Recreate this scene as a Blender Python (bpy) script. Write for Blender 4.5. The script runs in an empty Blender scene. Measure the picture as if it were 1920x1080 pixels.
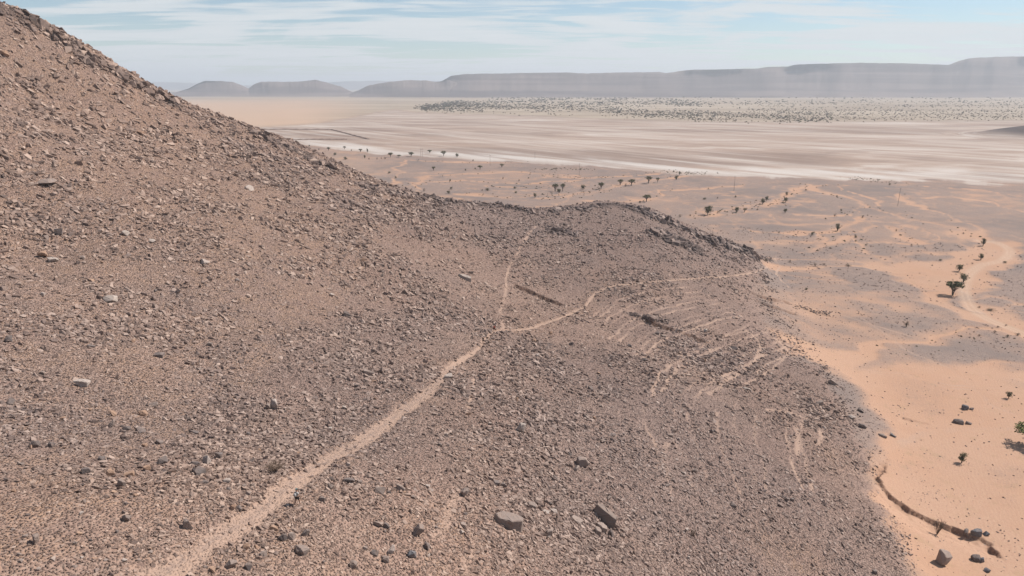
import bpy, bmesh, math, random
import numpy as np
from mathutils import Vector, Matrix, Euler
R = math.radians
random.seed(7); rng = np.random.default_rng(7)
scene = bpy.context.scene
C = scene.collection

# ------------------------------------------------------------------ camera, sky, sun, exposure
F = 1297.0; PITCH = R(16.3); CAMZ = 90.0
cam_d = bpy.data.cameras.new('camera'); cam = bpy.data.objects.new('camera', cam_d); C.objects.link(cam)
cam.location = (0, 0, CAMZ); cam.rotation_euler = (R(90) - PITCH, 0, 0)
cam_d.sensor_width = 36; cam_d.lens = 36 * F / 1920; cam_d.clip_start = 1; cam_d.clip_end = 90000
scene.camera = cam

SUN_EL = R(48); SUN_AZ = R(68)          # azimuth clockwise from +Y
world = bpy.data.worlds.new('World'); scene.world = world; world.use_nodes = True
wt = world.node_tree; wn = wt.nodes; wl = wt.links
bg = wn['Background']; bg.inputs['Strength'].default_value = 0.08
sky = wn.new('ShaderNodeTexSky'); sky.sky_type = 'NISHITA'; sky.sun_disc = False
sky.sun_elevation = SUN_EL; sky.sun_rotation = SUN_AZ; sky.altitude = 700
sky.air_density = 1.0; sky.dust_density = .4; sky.ozone_density = 1.0
def wmath(op, a, b=None, c=None, clamp=False):
    n = wn.new('ShaderNodeMath'); n.operation = op; n.use_clamp = clamp
    for i, v in enumerate((a, b, c)):
        if v is None: continue
        if isinstance(v, (int, float)): n.inputs[i].default_value = v
        else: wl.new(v, n.inputs[i])
    return n.outputs[0]
tc = wn.new('ShaderNodeTexCoord'); sp = wn.new('ShaderNodeSeparateXYZ'); wl.new(tc.outputs['Generated'], sp.inputs[0])
zz = wmath('ADD', wmath('MAXIMUM', sp.outputs[2], 0.0), 0.05)
cb = wn.new('ShaderNodeCombineXYZ')
wl.new(wmath('DIVIDE', sp.outputs[0], zz), cb.inputs[0]); wl.new(wmath('DIVIDE', sp.outputs[1], zz), cb.inputs[1])
def wnoise(scale, rot, sx, sy, det, dist, off=0.0):
    m = wn.new('ShaderNodeMapping'); wl.new(cb.outputs[0], m.inputs[0])
    m.inputs['Rotation'].default_value = (0, 0, R(rot)); m.inputs['Scale'].default_value = (sx, sy, 1); m.inputs['Location'].default_value = (off, off * .37, 0)
    n = wn.new('ShaderNodeTexNoise'); wl.new(m.outputs[0], n.inputs['Vector'])
    n.inputs['Scale'].default_value = scale; n.inputs['Detail'].default_value = det; n.inputs['Distortion'].default_value = dist; n.inputs['Roughness'].default_value = .55
    return n.outputs[0]
c1 = wnoise(0.5, 14, .6, 1.0, 9, 1.1, 3.1)
c2 = wnoise(1.9, -6, .45, 1.2, 8, 1.0, 9.7)
cl = wmath('ADD', wmath('MULTIPLY', c1, .64), wmath('MULTIPLY', c2, .36))
mr = wn.new('ShaderNodeMapRange'); mr.interpolation_type = 'SMOOTHSTEP'; wl.new(cl, mr.inputs[0])
mr.inputs[1].default_value = .44; mr.inputs[2].default_value = .57; mr.inputs[3].default_value = .006; mr.inputs[4].default_value = .36
opac = wmath('SUBTRACT', 1.0, wmath('POWER', 2.718, wmath('MULTIPLY', -1.0, wmath('DIVIDE', mr.outputs[0], zz))))   # thin cloud sheet: optical depth grows with the slant path
mx = wn.new('ShaderNodeMix'); mx.data_type = 'RGBA'; wl.new(opac, mx.inputs[0]); tint = wn.new('ShaderNodeMix'); tint.data_type = 'RGBA'; tint.blend_type = 'MULTIPLY'; tint.inputs[0].default_value = 1; tint.inputs[7].default_value = (.84, .93, .98, 1); wl.new(sky.outputs[0], tint.inputs[6]); wl.new(tint.outputs[2], mx.inputs[6])
rp = wn.new('ShaderNodeMix'); rp.data_type = 'RGBA'; wl.new(c2, rp.inputs[0])
rp.inputs[6].default_value = (6.2, 6.65, 6.9, 1); rp.inputs[7].default_value = (7.3, 7.6, 7.75, 1)
wl.new(rp.outputs[2], mx.inputs[7]); wl.new(mx.outputs[2], bg.inputs['Color'])

sun_d = bpy.data.lights.new('sun', 'SUN'); sun_d.energy = 5.0; sun_d.angle = R(0.6); sun_d.color = (1.0, .945, .87)
sun = bpy.data.objects.new('sun', sun_d); C.objects.link(sun)
sdir = Vector((math.sin(SUN_AZ) * math.cos(SUN_EL), math.cos(SUN_AZ) * math.cos(SUN_EL), math.sin(SUN_EL)))
sun.rotation_euler = sdir.to_track_quat('Z', 'Y').to_euler(); sun.location = (200, 100, 400)
vs = scene.view_settings; vs.view_transform = 'Standard'; vs.look = 'None'; vs.gamma = 1; vs.exposure = 0.45; vs.use_curve_mapping = False
scene.render.engine = 'CYCLES'
scene.cycles.use_denoising = True; scene.cycles.max_bounces = 4; scene.cycles.volume_bounces = 0
scene.cycles.diffuse_bounces = 2; scene.cycles.transparent_max_bounces = 4

# ------------------------------------------------------------------ noise
_TAB = np.random.default_rng(99).random(512 * 512).astype(np.float32)
def vnoise(x, y, seed=0):
    x = np.asarray(x, np.float32) + np.float32((seed * 37.13) % 311); y = np.asarray(y, np.float32) + np.float32((seed * 91.7) % 277)
    ix = np.floor(x); iy = np.floor(y); fx = x - ix; fy = y - iy
    fx = fx * fx * (3 - 2 * fx); fy = fy * fy * (3 - 2 * fy)
    i0 = ix.astype(np.int32) & 511; i1 = (i0 + 1) & 511; j0 = (iy.astype(np.int32) & 511) << 9; j1 = (j0 + 512) & 262143
    a = _TAB[j0 | i0]; b = _TAB[j0 | i1]; c = _TAB[j1 | i0]; d = _TAB[j1 | i1]
    a = a + (b - a) * fx; c = c + (d - c) * fx
    return a + (c - a) * fy
def fbm(x, y, seed=0, oct=4, gain=.5):
    s = 0; a = 1; t = 0
    for i in range(oct):
        s = s + a * (vnoise(x, y, seed + i * 17) * 2 - 1); t += a; a *= gain
        x, y = x * 1.62 + y * 1.21 + 5.3, y * 1.62 - x * 1.21 + 1.7
    return s / t
def sstep(a, b, x):
    t = np.clip((x - a) / (b - a), 0, 1); return t * t * (3 - 2 * t)

# ------------------------------------------------------------------ terrain heights (world metres, plain near z = 0)
cp, spp = math.cos(PITCH), math.sin(PITCH)
def ray(u, v):
    r_ = (u - 960) / F; up = (540 - v) / F
    return np.array([r_, cp + up * spp, -spp + up * cp])
ctrl = []
def Kz(v, *uz):      # surveyed heights below the camera along one line of sight each
    for u, z in uz:
        d = ray(u, v); t = z / d[2]; ctrl.append((d[0] * t, d[1] * t, CAMZ + z))
def Ky(u, v, y, dz=0):
    d = ray(u, v); t = y / d[1]; ctrl.append((d[0] * t, y, CAMZ + d[2] * t + dz))
Kz(1080, (0, -34), (300, -38), (640, -43.5), (960, -50), (1300, -66), (1500, -77), (1700, -85.5))
Kz(945, (0, -36), (250, -37.5), (558, -41), (760, -45), (960, -51.5), (1300, -66), (1500, -77), (1660, -86))
Kz(800, (0, -37.7), (400, -43), (720, -48), (960, -55), (1300, -69), (1500, -80), (1620, -87))
Kz(690, (0, -37.5), (400, -43.5), (840, -54), (1200, -68), (1450, -81), (1570, -87.5))
Kz(600, (0, -35.5), (400, -43), (700, -52), (950, -63), (1200, -73.5), (1400, -81.5))
Kz(540, (0, -33.6), (400, -40.5), (700, -51), (960, -64.5), (1200, -71.5), (1400, -82))
for u, y in ((0, 132), (400, 152), (700, 193), (950, 251), (1200, 278), (1330, 305)): Ky(u, 480, y)
for u, y in ((0, 149), (300, 168), (600, 213), (800, 266), (950, 308), (1140, 326), (1230, 340)): Ky(u, 404, y)
for u, y in ((0, 170), (200, 195), (450, 250)): Ky(u, 300, y)
for u, y in ((0, 196), (100, 225), (300, 262)): Ky(u, 200, y)
ridge = [(0, 6, 250), (100, 48, 262), (200, 108, 275), (330, 180, 290), (440, 227, 305), (560, 273, 320), (640, 315, 328), (700, 347, 332),
         (800, 370, 340), (900, 383, 346), (1000, 393, 350), (1070, 385, 352), (1140, 377, 354), (1200, 386, 356), (1300, 425, 358), (1400, 466, 360)]
for u, v, y in ridge: Ky(u, v, y)
for u, v, y in ridge:
    d = ray(u, v); Ky(u, v, y + 22, -7 if u < 560 else -5); Ky(u, v, y + 50, -22 if u < 560 else -15); Ky(u, v, y + 100, -58)
Ky(1450, 487, 368, -6); Ky(1480, 520, 330, -4)
ctrl += [(-310, 240, 165), (-250, 150, 125), (-230, 60, 105), (-150, 20, 78), (-80, -20, 66), (0, 0, 52), (-30, -60, 62), (40, 20, 40), (80, 40, 14), (95, 70, 2),
         (-330, 380, 95), (-230, 430, 10), (-100, 480, -15), (120, 470, -25), (230, 380, -25), (240, 250, -20), (200, 150, -20), (150, 60, -15), (110, -40, -10), (60, -60, 30), (0, -140, 50), (-150, -120, 90)]
CP = np.array(ctrl)
def tps_fit(P, reg=1.0):
    S = 100.0; X = P[:, :2] / S; n = len(X)
    r2 = ((X[:, None] - X[None]) ** 2).sum(-1); K = .5 * r2 * np.log(r2 + 1e-12) + np.eye(n) * reg * 1e-3
    A = np.zeros((n + 3, n + 3)); A[:n, :n] = K; A[:n, n] = 1; A[:n, n + 1:] = X; A[n, :n] = 1; A[n + 1:, :n] = X.T
    w = np.linalg.solve(A, np.concatenate([P[:, 2], [0, 0, 0]])); return X, w, S
TX, TW, TS = tps_fit(CP, 2.0)
def tps(x, y):
    x = np.asarray(x, float) / TS; y = np.asarray(y, float) / TS; out = np.empty(x.shape); n = len(TX)
    xf, yf, of = x.ravel(), y.ravel(), out.ravel()
    for s in range(0, xf.size, 40000):
        a, b = xf[s:s + 40000], yf[s:s + 40000]
        r2 = ((a[:, None] - TX[None, :, 0]) ** 2 + (b[:, None] - TX[None, :, 1]) ** 2).astype(np.float32) + 1e-9
        of[s:s + 40000] = (.5 * r2 * np.log(r2)) @ TW[:n].astype(np.float32) + TW[n] + TW[n + 1] * a + TW[n + 2] * b
    return of.reshape(x.shape)
def plain_z(x, y):
    r = np.hypot(x, y)
    z = fbm(x / 130, y / 130, 3, 3) * 1.6 * sstep(3000, 700, r) + fbm(x / 31, y / 31, 5, 3) * .45 * sstep(1500, 500, r)
    z = z * (1 - .85 * sstep(620, 800, r)) 
    z += 20 * np.exp(-(((x - 985) / 75) ** 2 + ((y - 1320) / 70) ** 2)) + 6 * np.exp(-(((x - 905) / 38) ** 2 + ((y - 1310) / 45) ** 2))
    return z
def hz0(x, y):
    x = np.asarray(x, float); y = np.asarray(y, float)
    p = plain_z(x, y); out = p.copy()
    m = (x > -430) & (x < 300) & (y > -200) & (y < 520)
    if m.any():
        xm, ym = x[m], y[m]
        h = tps(xm, ym)
        fade = np.minimum.reduce([sstep(-425, -340, xm), sstep(300, 240, xm), sstep(-200, -120, ym), sstep(520, 440, ym)])
        h = h * fade - 45 * (1 - fade)
        h = h + fbm(xm / 38, ym / 38, 21, 3) * 1.1 * sstep(2, 14, h)
        k = 3.6; a = p[m]; d = np.abs(h - a)
        out[m] = np.maximum(h, a) + k * np.log1p(np.exp(-d / k)) - 1.4 / np.cosh(d / k)
    return out
def hit(u, v, fn):
    d = ray(u, v); s = np.concatenate([np.arange(30, 420, 1.0), np.geomspace(420, 24000, 700)]) / d[1]
    x, y, z = d[0] * s, d[1] * s, CAMZ + d[2] * s
    g = z - fn(x, y); i = int(np.argmax(g < 0)) if (g < 0).any() else len(s) - 1
    if i == 0: i = 1
    t = s[i - 1] + (s[i] - s[i - 1]) * g[i - 1] / (g[i - 1] - g[i] + 1e-9)
    return np.array([d[0] * t, d[1] * t, CAMZ + d[2] * t])
_cache = {}
def at0(u, v):
    if (u, v) not in _cache: _cache[(u, v)] = hit(u, v, hz0)
    return _cache[(u, v)]
def line(*pts): return np.array([at0(*p)[:2] for p in pts])

# ------------------------------------------------------------------ ground features as world polylines
def pdist(x, y, L, margin):
    """distance to polyline, signed side and parameter; inf beyond margin"""
    D = np.full(x.shape, 1e9); S = np.zeros(x.shape); T = np.zeros(x.shape)
    m = (x > L[:, 0].min() - margin) & (x < L[:, 0].max() + margin) & (y > L[:, 1].min() - margin) & (y < L[:, 1].max() + margin)
    if not m.any(): return D, S, T
    xm, ym = x[m], y[m]; d = np.full(xm.shape, 1e9); sgn = np.zeros(xm.shape); tt = np.zeros(xm.shape)
    n = len(L) - 1
    for i in range(n):
        ax, ay = L[i]; bx, by = L[i + 1]; ex, ey = bx - ax, by - ay; q = ex * ex + ey * ey + 1e-9
        t = np.clip(((xm - ax) * ex + (ym - ay) * ey) / q, 0, 1)
        dx, dy = xm - ax - t * ex, ym - ay - t * ey; di = np.hypot(dx, dy)
        k = di < d; d[k] = di[k]; sgn[k] = np.sign(ex * dy - ey * dx)[k]; tt[k] = ((i + t) / n)[k]
    D[m] = d; S[m] = sgn; T[m] = tt
    return D, S, T
def smooth_line(L, n=4):
    out = []
    P = np.vstack([2 * L[0] - L[1], L, 2 * L[-1] - L[-2]])
    for i in range(1, len(P) - 2):
        for k in range(n):
            t = k / n; p0, p1, p2, p3 = P[i - 1], P[i], P[i + 1], P[i + 2]
            out.append(.5 * (2 * p1 + (p2 - p0) * t + (2 * p0 - 5 * p1 + 4 * p2 - p3) * t * t + (3 * p1 - p0 - 3 * p2 + p3) * t ** 3))
    out.append(P[-2]); return np.array(out)
def inpoly(x, y, P):
    c = np.zeros(x.shape, bool); n = len(P); j = n - 1
    for i in range(n):
        xi, yi = P[i]; xj, yj = P[j]
        c ^= ((yi > y) != (yj > y)) & (x < (xj - xi) * (y - yi) / (yj - yi + 1e-12) + xi); j = i
    return c
def poly_mask(x, y, P, soft):
    Q = np.vstack([P, P[:1]]); D, _, _ = pdist(x, y, Q, soft * 3 + 5)
    return sstep(-soft, soft, np.where(inpoly(x, y, P), D, -D))

TRAIL = smooth_line(line((240, 1125), (300, 1080), (400, 1012), (500, 948), (565, 893), (640, 850), (720, 797), (790, 745), (824, 715), (836, 694), (870, 672), (900, 652), (911, 632), (936, 619), (985, 617), (1040, 600), (1075, 585), (1100, 572), (1114, 553), (1150, 535), (1200, 531), (1300, 522), (1400, 514), (1440, 500)))
PATHS = [  # (polyline, half width, strength)
    (line((946, 618), (939, 582), (948, 548), (950, 520), (960, 490), (976, 465), (990, 440), (1006, 424)), .5, .6),
    (line((982, 500), (1000, 478), (1020, 466)), .4, .5),
    (line((1225, 742), (1235, 700), (1280, 672), (1320, 652)), .55, .9), (line((1243, 735), (1268, 692), (1335, 655)), .45, .8),
    (line((1330, 738), (1370, 706), (1420, 670), (1428, 640), (1400, 620)), .55, .95), (line((1346, 730), (1400, 690), (1432, 663)), .5, .9),
    (line((1398, 720), (1450, 690), (1482, 663), (1462, 640), (1430, 622)), .5, .9), (line((1300, 745), (1340, 715), (1375, 695)), .4, .6), (line((1416, 700), (1440, 683), (1470, 668)), .4, .7),
    (line((1120, 600), (1160, 560), (1230, 545), (1290, 538)), .4, .5), (line((1165, 590), (1210, 562), (1280, 548)), .35, .45), (line((1200, 600), (1250, 570), (1330, 552)), .35, .45),
    (line((890, 712), (880, 735), (878, 762)), .5, .7), (line((858, 925), (845, 955), (826, 1010)), .7, .45), (line((884, 1000), (880, 1040), (884, 1085)), .6, .4),
    (line((395, 925), (450, 880), (510, 820), (560, 790)), .6, .4), (line((1478, 540), (1455, 515), (1462, 500), (1450, 485)), .5, .8),
    (line((1495, 800), (1498, 830), (1492, 850)), .7, .6), (line((1540, 810), (1535, 840)), .6, .6), (line((1250, 830), (1245, 870), (1262, 930)), .6, .35),
    (line((1440, 768), (1480, 772), (1510, 782)), .8, .6),
    (line((1636, 868), (1668, 838), (1730, 815), (1800, 803), (1900, 806)), 1.6, .3), (line((1600, 690), (1690, 700), (1780, 722), (1880, 728)), .7, .35), (line((1604, 694), (1694, 705), (1784, 728), (1884, 735)), .7, .3),
    (line((1700, 660), (1780, 690), (1860, 760), (1930, 790)), .8, .3), (line((1540, 560), (1620, 600), (1680, 640), (1700, 660)), .7, .35), (line((1480, 566), (1560, 585), (1640, 612), (1730, 640)), .7, .4)]
_r = random.Random(31)
for i in range(15):      # fan of faint animal tracks between the knoll and the sand
    f = (i + .5) / 15; j = _r.uniform(-14, 14)
    PATHS.append((smooth_line(line((1105 + 195 * f + j, 600 + 150 * f), (1150 + 195 * f + j, 566 + 142 * f), (1225 + 195 * f, 546 + 128 * f + j * .5), (1300 + 185 * f, 533 + 118 * f))), .45, _r.uniform(.32, .62)))
for i in range(9):
    u = 1215 + i * 42 + _r.uniform(-12, 12); v = 755 + _r.uniform(-15, 25); PATHS.append((smooth_line(line((u, v), (u - 6 + _r.uniform(-8, 8), v + 45), (u + 10 + _r.uniform(-10, 10), v + 90), (u + 30 + _r.uniform(-15, 15), v + 150))), .45, _r.uniform(.24, .45)))
for q in ((300, 760, 480, 660), (60, 560, 260, 470), (420, 700, 640, 610), (560, 560, 760, 470), (900, 900, 1000, 780), (640, 1010, 700, 900)):
    PATHS.append((smooth_line(line((q[0], q[1]), ((q[0] * 2 + q[2]) / 3 + 15, (q[1] * 2 + q[3]) / 3), ((q[0] + q[2] * 2) / 3 - 12, (q[1] + q[3] * 2) / 3), (q[2], q[3]))), .5, .3))
TRACK = smooth_line(line((1960, 650), (1920, 626), (1860, 602), (1822, 578), (1808, 548), (1814, 520), (1838, 498), (1880, 488), (1893, 470), (1868, 455), (1835, 452)))
BANKS = [  # eroded banks: polyline, drop on the left-hand side, width of the low side
    (smooth_line(line((1668, 858), (1656, 880), (1650, 895), (1668, 925), (1700, 950), (1745, 975), (1800, 992), (1845, 1012), (1868, 1035), (1890, 1056))), 1.05, 9.0),
    (smooth_line(line((960, 530), (985, 540), (1010, 552), (1035, 563), (1060, 573))), 1.5, 5.0),
    (smooth_line(line((1200, 597), (1250, 612), (1300, 630), (1345, 648))), 1.1, 5.0),
    (smooth_line(line((1395, 540), (1430, 556), (1480, 566))), 1.2, 5.0),
    (smooth_line(line((1410, 560), (1450, 575), (1500, 592))), .9, 5.0),
    (smooth_line(line((1690, 782), (1710, 788), (1740, 794))), .3, 5.0)]
WADI = [  # sand washes on the plain: polyline, half width m
    (line((1290, 408), (1370, 397), (1440, 390), (1475, 370), (1500, 352), (1560, 346)), 8), (line((1330, 402), (1420, 385), (1470, 378)), 9),
    (line((1000, 372), (1060, 370), (1110, 358), (1170, 346), (1260, 332), (1310, 323)), 8), (line((1100, 378), (1180, 380), (1225, 372), (1245, 356), (1330, 353), (1390, 346)), 6),
    (line((860, 364), (960, 370), (1060, 363), (1130, 360)), 6), (line((1475, 405), (1560, 402), (1620, 396)), 3.5),
    (line((1500, 472), (1560, 457), (1600, 447), (1612, 462), (1645, 482), (1640, 500)), 6), (line((1545, 450), (1565, 428), (1608, 416), (1628, 406), (1585, 399), (1565, 402)), 5),
    (line((1390, 435), (1480, 440), (1560, 437), (1575, 425)), 4), (line((1588, 437), (1640, 430), (1683, 427), (1695, 437), (1725, 456)), 5),
    (line((1500, 346), (1560, 366), (1620, 386), (1680, 400), (1740, 416), (1800, 437), (1845, 458)), 6.5), (line((1690, 362), (1722, 382), (1762, 402), (1805, 424), (1835, 448)), 6),
    (line((1560, 350), (1640, 372), (1655, 385), (1610, 396)), 4), (line((1700, 375), (1760, 370), (1850, 380), (1930, 400)), 4), (line((1740, 350), (1830, 356), (1930, 372)), 4),
    (line((1450, 498), (1550, 503), (1650, 505), (1700, 492), (1770, 486), (1830, 462)), 8),
    (line((1430, 640), (1500, 660), (1580, 668), (1650, 655), (1720, 632), (1800, 626), (1930, 634)), 4.5),
    (line((620, 302), (760, 300), (900, 306), (1010, 303)), 8), (line((640, 322), (800, 330), (950, 322), (1080, 330)), 9), (line((760, 345), (860, 340), (990, 345), (1090, 340)), 6),
    (line((1020, 330), (1100, 335), (1200, 328), (1260, 318)), 6), (line((900, 350), (1010, 352), (1060, 348)), 5),
    (line((1850, 560), (1890, 555), (1935, 570)), 4)]
SANDP = [  # broad sand areas
    (line((1632, 850), (1610, 790), (1575, 745), (1560, 700), (1600, 690), (1700, 690), (1800, 700), (1960, 690), (2050, 1120), (1775, 1120), (1735, 1060), (1690, 1000), (1650, 950), (1622, 900)), 4.0, 1.0),
    (line((1470, 515), (1540, 510), (1640, 520), (1700, 560), (1790, 610), (1960, 660), (1960, 700), (1700, 705), (1560, 690), (1500, 650), (1440, 610), (1450, 560)), 9.0, .36),
    (line((1610, 506), (1700, 490), (1780, 484), (1840, 460), (1880, 452), (1897, 466), (1900, 486), (1850, 502), (1832, 522), (1850, 560), (1930, 592), (1930, 645), (1850, 606), (1780, 594), (1745, 562), (1715, 545), (1655, 517)), 3.0, .95),
    (line((1440, 655), (1500, 668), (1600, 690), (1640, 665), (1560, 650), (1470, 625)), 3.0, .8)]
GRAVP = [(line((1645, 503), (1720, 535), (1765, 542), (1720, 548), (1600, 545), (1560, 520)), 3.0, .55),
         (line((1820, 540), (1850, 560), (1835, 580), (1815, 570)), 2.5, .7), (line((1860, 502), (1940, 490), (1940, 560), (1885, 552), (1850, 525)), 2.5, .9),
         (line((1600, 560), (1700, 580), (1760, 605), (1660, 625), (1580, 600)), 6, .5), (line((1700, 650), (1850, 640), (1960, 655), (1960, 690), (1750, 690)), 5, .45),
         (line((1650, 715), (1760, 710), (1800, 760), (1720, 780), (1640, 760)), 7, .24), (line((1850, 890), (1940, 870), (1960, 1000), (1880, 980)), 5, .22), (line((1690, 880), (1740, 900), (1790, 960), (1730, 950)), 4, .15)]
FAN = line((1455, 484), (1405, 535), (1412, 580), (1436, 632), (1490, 668), (1570, 712), (1600, 735), (1640, 730), (1580, 600), (1500, 495))
DARKL = [  # coarse dark outcrops on crests: polyline, radius
    (line((10, 18), (60, 38), (120, 75), (160, 105)), 7), (line((200, 122), (270, 165), (330, 195)), 5), (line((500, 262), (560, 283), (620, 316)), 6),
    (line((690, 352), (760, 368)), 5), (line((800, 374), (850, 380)), 6), (line((900, 385), (940, 387), (985, 396)), 5), (line((1040, 395), (1140, 384), (1200, 393)), 4.5),
    (line((1190, 393), (1260, 420), (1330, 452), (1400, 475), (1440, 487)), 6), (line((1240, 440), (1300, 465)), 7), (line((1040, 434), (1070, 440)), 4),
    (line((1500, 578), (1530, 585), (1555, 590)), 3.0), (line((1180, 590), (1250, 604)), 1.8)]
def gravel_field(x, y, r):
    """0 sand .. 1 gravel for the plain"""
    wx = x + fbm(x / 34, y / 34, 31, 4, .6) * 17; wy = y + fbm(x / 34, y / 34, 37, 4, .6) * 17; br = .55 + .75 * sstep(-.35, .35, fbm(x / 40, y / 40, 47, 3))
    g = .86 + .20 * fbm(x / 60, y / 60, 41, 4) + .22 * fbm(x / 11, y / 11, 45, 3)
    g -= .18 * sstep(.05, .5, fbm(x / 90 + 3, y / 45, 43, 4))
    g -= .25 * sstep(-120, -260, x) * sstep(300, 500, y)
    for L, w in WADI:
        D, _, T = pdist(wx, wy, L, w * 4)
        g -= .78 * br * np.exp(-(D / (w * .58 * (.75 + .35 * np.sin(T * 9 + w)))) ** 2)
    br2 = np.abs(fbm(x / 75 + .35 * fbm(x / 20, y / 20, 133, 2), y / 60, 131, 3, .5)); br3 = np.abs(fbm(x / 40, y / 32, 137, 3, .55))
    g -= (.42 * np.exp(-(br2 / .035) ** 2) + .25 * np.exp(-(br3 / .04) ** 2)) * sstep(250, 380, r) * sstep(950, 650, r)
    for P, s, k in SANDP: g -= k * poly_mask(wx, wy, P, s * 1.6) * .86
    for P, s, k in GRAVP: g += k * poly_mask(wx, wy, P, s)
    return np.clip(g, 0, 1)
def features(x, y, full=True):
    """height offset and masks"""
    r = np.hypot(x, y); z = hz0(x, y)
    th = None
    m = (x > -430) & (x < 300) & (y > -200) & (y < 520)
    hill = np.zeros(x.shape)
    hh = np.where(m, z - plain_z(x, y), 0)
    hill = sstep(1.5, 5.2, hh + fbm(x / 9, y / 9, 51, 4, .6) * 2.2)
    wx = x + fbm(x / 8, y / 8, 53, 4, .6) * 9; wy = y + fbm(x / 8, y / 8, 55, 4, .6) * 9
    hill = hill * (1 - .85 * poly_mask(wx, wy, FAN, 13.0))
    hill = hill * (1 - poly_mask(x + fbm(x / 5, y / 5, 57, 3) * 4, y + fbm(x / 5, y / 5, 59, 3) * 4, SANDP[0][0], 5.0))
    o = {}
    D, S, T = pdist(x, y, TRAIL, 12)
    w = np.interp(T, [0, .33, .45, .6, 1], [1.35, 1.1, .62, .58, .45]) * (1 + .7 * fbm(x / 3.1, y / 3.1, 61, 3, .6))
    path = (1 - sstep(w * .3, w * 1.9, D)) * (.86 + .3 * fbm(x / 7, y / 7, 65, 2)); dz = -.3 * path + .1 * np.exp(-((D - w * 1.7) / (w * .5)) ** 2)
    o['trail'] = path.copy(); o['trail_d'] = D * S; o['trail_core'] = D < w * 1.05
    qx = x + fbm(x / 4, y / 4, 63, 2) * .7; qy = y + fbm(x / 4, y / 4, 67, 2) * .7; qn = .75 + .5 * fbm(x / 6, y / 6, 69, 2)
    for L, hw, k in PATHS:
        D, S, T = pdist(qx, qy, L, 8)
        hw = hw * .6; p = (1 - sstep(hw * .6, hw * 2.6, D)) * np.minimum(.95, k * 1.5) * qn; path = np.maximum(path, p); dz -= .06 * p
    D, S, T = pdist(x, y, TRACK, 20)
    trk = (1 - sstep(2.2, 3.4, D)); rut = np.exp(-((D - 1.0) / .4) ** 2) * trk
    o['track'] = trk; o['rut'] = rut; dz -= .08 * rut
    bank = np.zeros(x.shape)
    wx = x + fbm(x / 2.4, y / 2.4, 71, 3, .65) * .8; wy = y + fbm(x / 2.4, y / 2.4, 73, 3, .65) * .8; wx = wx + fbm(x / .9, y / .9, 78, 2) * .5; wy = wy + fbm(x / .9, y / .9, 79, 2) * .5; bn = np.clip(.72 + .9 * fbm(x / 4, y / 4, 75, 3), .2, 1.25)
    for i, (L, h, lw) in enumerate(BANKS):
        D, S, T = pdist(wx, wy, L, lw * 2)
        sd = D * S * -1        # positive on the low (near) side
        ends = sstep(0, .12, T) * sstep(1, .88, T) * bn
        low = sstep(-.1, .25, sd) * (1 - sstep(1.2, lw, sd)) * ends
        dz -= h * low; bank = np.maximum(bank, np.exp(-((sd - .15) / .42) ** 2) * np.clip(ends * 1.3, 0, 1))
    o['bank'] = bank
    dark = np.zeros(x.shape)
    qx = x + fbm(x / 5, y / 5, 81, 2) * 3; qy = y + fbm(x / 5, y / 5, 83, 2) * 3
    for L, w in DARKL:
        D, S, T = pdist(qx, qy, L, w * 3)
        dark = np.maximum(dark, 1 - sstep(w * .3, w * 1.1, D))
    o['dark'] = dark
    g = gravel_field(x, y, r)
    dz += .45 * g * (1 - hill) * sstep(900, 500, r)
    amp = hill * (1 - .8 * path)
    dz += amp * (.16 * fbm(x / 2.6, y / 2.6, 91, 4, .6) + .22 * fbm(x / 9, y / 9, 93, 2)) + dark * (.9 * np.abs(fbm(x / 3.0, y / 3.0, 95, 3)) + .3)
    o['hill'] = hill; o['path'] = path; o['gravel'] = g
    return z + dz, o
def hz(x, y):
    return features(np.atleast_1d(np.asarray(x, float)), np.atleast_1d(np.asarray(y, float)))[0]
def at(u, v):
    p = at0(u, v); z = hz(p[0], p[1])[0]
    return Vector((p[0], p[1], z))
def mpp(p):          # metres per photograph pixel at a point
    return (Vector(p) - Vector((0, 0, CAMZ))).dot(Vector((0, cp, -spp))) / F

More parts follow.
